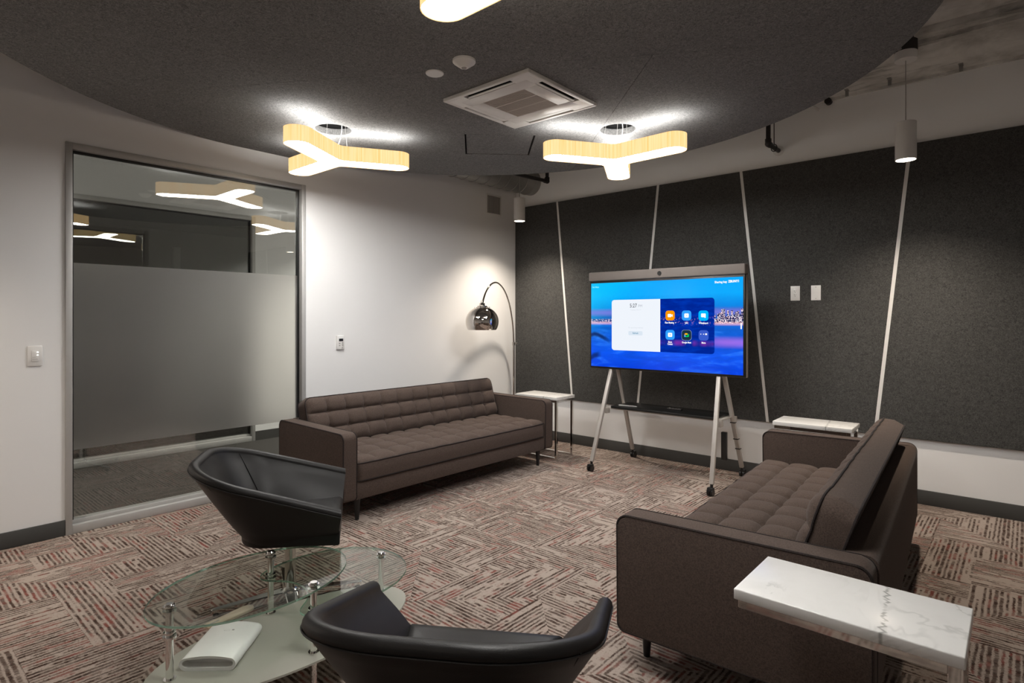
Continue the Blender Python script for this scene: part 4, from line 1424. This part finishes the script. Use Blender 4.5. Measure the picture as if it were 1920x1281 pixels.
    for k in range(4):
        a = pi / 2 * k + radians(12)
        bm = bmesh.new()
        prism(bm, [(.02, -.030), (.02, .030), (.34, .016), (.352, 0), (.34, -.016)], 'z', .012, .030, .004, 1)
        for v in bm.verts:
            if v.co.z > .02: v.co.z += .030 * (1 - v.co.x / .352)
        bm.transform(Matrix.Translation((.03, 0, 0)) @ Matrix.Rotation(a, 4, 'Z'))
        lg = finish('base_leg', bm, 'chrome', root)
        bm = bmesh.new(); lathe(bm, [(0, 0), (.013, 0), (.013, .013), (0, .013)], 12, (.03 + .33 * cos(a), .33 * sin(a), 0), cap=False)
        finish('glide', bm, 'black_plastic', lg)
    return root
def cam_xy(lat, d):
    return (lat * cos(YAW) - d * sin(YAW), lat * sin(YAW) + d * cos(YAW), 0)
def cam_dir(lat, d):
    x, y, _ = cam_xy(lat, d); return atan2(y, x)
make_chair('black leather swivel tub chair standing between the glass partition and the glass coffee table', cam_xy(-1.13, 2.90), cam_dir(.968, .25))
make_chair('black leather swivel tub chair standing between the glass coffee table and a sofa end', cam_xy(-.125, 1.57), cam_dir(.15, .99))

# ------------------------------------------------------------------ glass coffee table
tb = thing('glass_coffee_table', 'tiered oval glass coffee table on chrome posts with a frosted lower shelf', 'coffee table', (-2.18, 1.15, 0))
def T(x, y): return (x + 2.18, y - 1.15)
def ellipse(c, a, b, rot, n=72):
    r = radians(rot); out = []
    for k in range(n):
        t = 2 * pi * k / n
        x, y = a * cos(t), b * sin(t)
        out.append((c[0] + x * cos(r) - y * sin(r), c[1] + x * sin(r) + y * cos(r)))
    return out
def glass_sheet(name, outl, z, th, mat, edge):
    bm = bmesh.new(); prism(bm, outl, 'z', z, z + th)
    g = finish(name, bm, mat, tb, smooth=40, mats=[mat, edge])
    for p in g.data.polygons:
        p.material_index = 1 if abs(p.normal.z) < .5 else 0
    return g
ov1 = ellipse(T(-2.194, 1.016), .368, .262, 94.5)
glass_sheet('upper_glass', ov1, .402, .008, 'table_glass', 'edge_glass')
# lower clear sheet: oval with two lobes round the shared posts and a shallow hollow edge
c2 = T(-2.20, 1.385)
o2 = [(p.x, p.y) for p in resample([T(-2.405, 1.125)] + [T(-2.445, 1.17), T(-2.47, 1.25), T(-2.478, 1.35), T(-2.455, 1.47), T(-2.40, 1.57), T(-2.31, 1.64), T(-2.20, 1.665),
      T(-2.09, 1.645), T(-2.0, 1.585), T(-1.94, 1.49), T(-1.915, 1.38), T(-1.915, 1.27), T(-1.93, 1.17), T(-1.945, 1.115), T(-1.985, 1.085), T(-2.03, 1.10), T(-2.06, 1.15), T(-2.12, 1.20), T(-2.20, 1.215), T(-2.28, 1.20), T(-2.335, 1.155), T(-2.36, 1.13), T(-2.405, 1.125)], 90)][:-1]
def smooth_loop(p, it=3):
    for _ in range(it):
        n = len(p)
        p = [((p[i - 1][0] + 2 * p[i][0] + p[(i + 1) % n][0]) / 4, (p[i - 1][1] + 2 * p[i][1] + p[(i + 1) % n][1]) / 4) for i in range(n)]
    return p
glass_sheet('middle_glass', smooth_loop(o2), .314, .008, 'table_glass', 'edge_glass')
glass_sheet('frosted_shelf', ellipse(T(-2.174, 1.155), .515, .245, 88), .152, .008, 'shelf_glass', 'shelf_glass')
for (x, y, zt) in ((-2.209, .728, .405), (-2.390, 1.174, .405), (-2.214, 1.606, .318), (-1.990, 1.142, .405)):
    X, Y = T(x, y)
    bm = bmesh.new(); tube(bm, [(X, Y, 0), (X, Y, zt)], .0125, 18)
    post = finish('chrome_post', bm, 'chrome', tb)
    for z in (.152, .314, .402):
        if z < zt:
            bm = bmesh.new(); lathe(bm, [(.012, z - .010), (.022, z - .010), (.022, z - .002), (.012, z - .002)], 20, (X, Y, 0)); finish('post_collar', bm, 'chrome', post)
            bm = bmesh.new(); lathe(bm, [(.012, z + .009), (.020, z + .009), (.020, z + .013), (.012, z + .013)], 20, (X, Y, 0)); finish('post_collar', bm, 'chrome', post)
    bm = bmesh.new(); lathe(bm, [(0, zt + .006), (.0135, zt + .006), (.0155, zt + .009), (.0155, zt + .014), (.013, zt + .017), (0, zt + .017)], 20, (X, Y, 0), cap=False)
    finish('post_cap', bm, 'chrome', post)
    bm = bmesh.new(); lathe(bm, [(0, 0), (.02, 0), (.02, .006), (0, .006)], 18, (X, Y, 0), cap=False); finish('foot', bm, 'black_plastic', post)

# white folded device on the frosted shelf
A = at(338, 1255, z=.165); B = at(446, 1253, z=.165); C_ = at(492, 1168, z=.20); D_ = at(392, 1165, z=.20)
pad = thing('folded_white_case', 'thick folded white case lying on the frosted shelf of the coffee table', 'case', ((A.x + C_.x) / 2 - .0, (A.y + C_.y) / 2, .160),
            atan2((B - A).y, (B - A).x))
W2, L2, H2 = .098, .125, .044
prof = []
def slabprof(w, h, top, n=10):
    out = []
    for k in range(n + 1):
        t = -pi / 2 + pi * k / n; out.append((w - h / 2 + h / 2 * cos(t), h / 2 + h / 2 * sin(t)))
    for k in range(1, 9):
        x = (w - h / 2) - (2 * w - h) * k / 9
        out.append((x, h + top * (1 - (x / (w - h / 2)) ** 2)))
    for k in range(n + 1):
        t = pi / 2 + pi * k / n; out.append((-w + h / 2 + h / 2 * cos(t), h / 2 + h / 2 * sin(t)))
    return out
bm = bmesh.new()
po = slabprof(W2, H2, .008); pi_ = [(x * .90, H2 / 2 + .002 + (z - H2 / 2) * .62) for x, z in po]
n = len(po)
ys = [(-L2, po, 0), (-L2 + .010, po, 0), (L2 - .02, po, 0), (L2 - .006, [(x * .98, H2 / 2 + (z - H2 / 2) * .9) for x, z in po], 0), (L2, [(x * .93, H2 / 2 + (z - H2 / 2) * .6) for x, z in po], 0)]
rings = [[bm.verts.new((x, -L2 + .035, z)) for x, z in pi_], [bm.verts.new((x, -L2 + .001, z)) for x, z in pi_]] + [[bm.verts.new((x, y, z)) for x, z in pr_] for y, pr_, _ in ys]
for Ar, Br in zip(rings, rings[1:]):
    for k in range(n): bm.faces.new((Ar[k], Ar[(k + 1) % n], Br[(k + 1) % n], Br[k]))
bm.faces.new(rings[0][::-1]); bm.faces.new(rings[-1])
finish('case_body', bm, 'white_plastic', pad, smooth=50)
finish('logo_mark', bbox(bmesh.new(), (-.02, .045, H2 + .0075), (.004, .050, H2 + .0086)), 'white_paint', pad, smooth=0)
finish('logo_mark', bbox(bmesh.new(), (.010, .046, H2 + .0075), (.018, .052, H2 + .0086)), 'grey_plastic', pad, smooth=0)
P0 = at(430, 1157, z=.165); P1 = at(474, 1137, z=.165)
pdl = thing('beige_paddle', 'flat beige rounded paddle sticking out behind the folded white case', 'paddle', (P0.x, P0.y, .160), atan2((P1 - P0).y, (P1 - P0).x))
Lp = (P1 - P0).length
bm = bmesh.new(); prism(bm, round_poly([(-.10, -.020), (Lp, -.028), (Lp, .028), (-.10, .020)], [.006, .026, .026, .006], n=6), 'z', 0, .010, .003, 2)
finish('paddle_blade', bm, 'beige_plastic', pdl)
bm = bmesh.new(); tube(bm, [(-.08, 0, .0105), (-.045, 0, .0105)], .003, 6); finish('hanging_loop', bm, 'grey_plastic', pdl)

# ------------------------------------------------------------------ corridor spot and added downlights
cs = thing('corridor_spotlight', 'small dark cylinder spotlight on the corridor ceiling behind the glass', 'spotlight', (-5.85, 1.95, 2.9))
bm = bmesh.new(); tube(bm, [(0, 0, 0), (0, 0, -.06)], .012, 10); finish('stem', bm, 'black_iron', cs)
bm = bmesh.new(); tube(bm, [(-.06, -.03, -.09), (.08, .04, -.06)], .035, 20); finish('spot_head', bm, 'black_iron', cs)
def downlight(label, x, y):  # no such fitting in view; added to brighten the corridor and frosted film
    cd = thing('added_corridor_downlight', label, 'downlight', (x, y, 2.9), 0, 'added corridor downlights')
    bm = bmesh.new(); lathe(bm, [(.06, -.006), (.085, -.006), (.085, 0), (.06, 0), (.06, -.006)], 32, cap=False); finish('trim_ring', bm, 'white_paint', cd)
    bm = bmesh.new(); lathe(bm, [(0, -.003), (.06, -.003), (.06, 0), (0, 0)], 32, cap=False); finish('lens', bm, 'pendant_lens', cd)
    ld = bpy.data.lights.new('corridor_beam', 'SPOT'); ld.energy = CORRIDOR_W; ld.color = (1.0, .93, .86); ld.spot_size = radians(120); ld.spot_blend = 1.0; ld.shadow_soft_size = .06
    lo = bpy.data.objects.new('corridor_beam', ld); COL.objects.link(lo); lo.parent = cd; lo.location = (0, 0, -.01)
downlight('unseen round downlight added in the corridor ceiling to brighten the white corridor wall', -5.65, 4.25)
downlight('unseen round downlight added near the corridor start to brighten its carpet', -5.65, -.9)
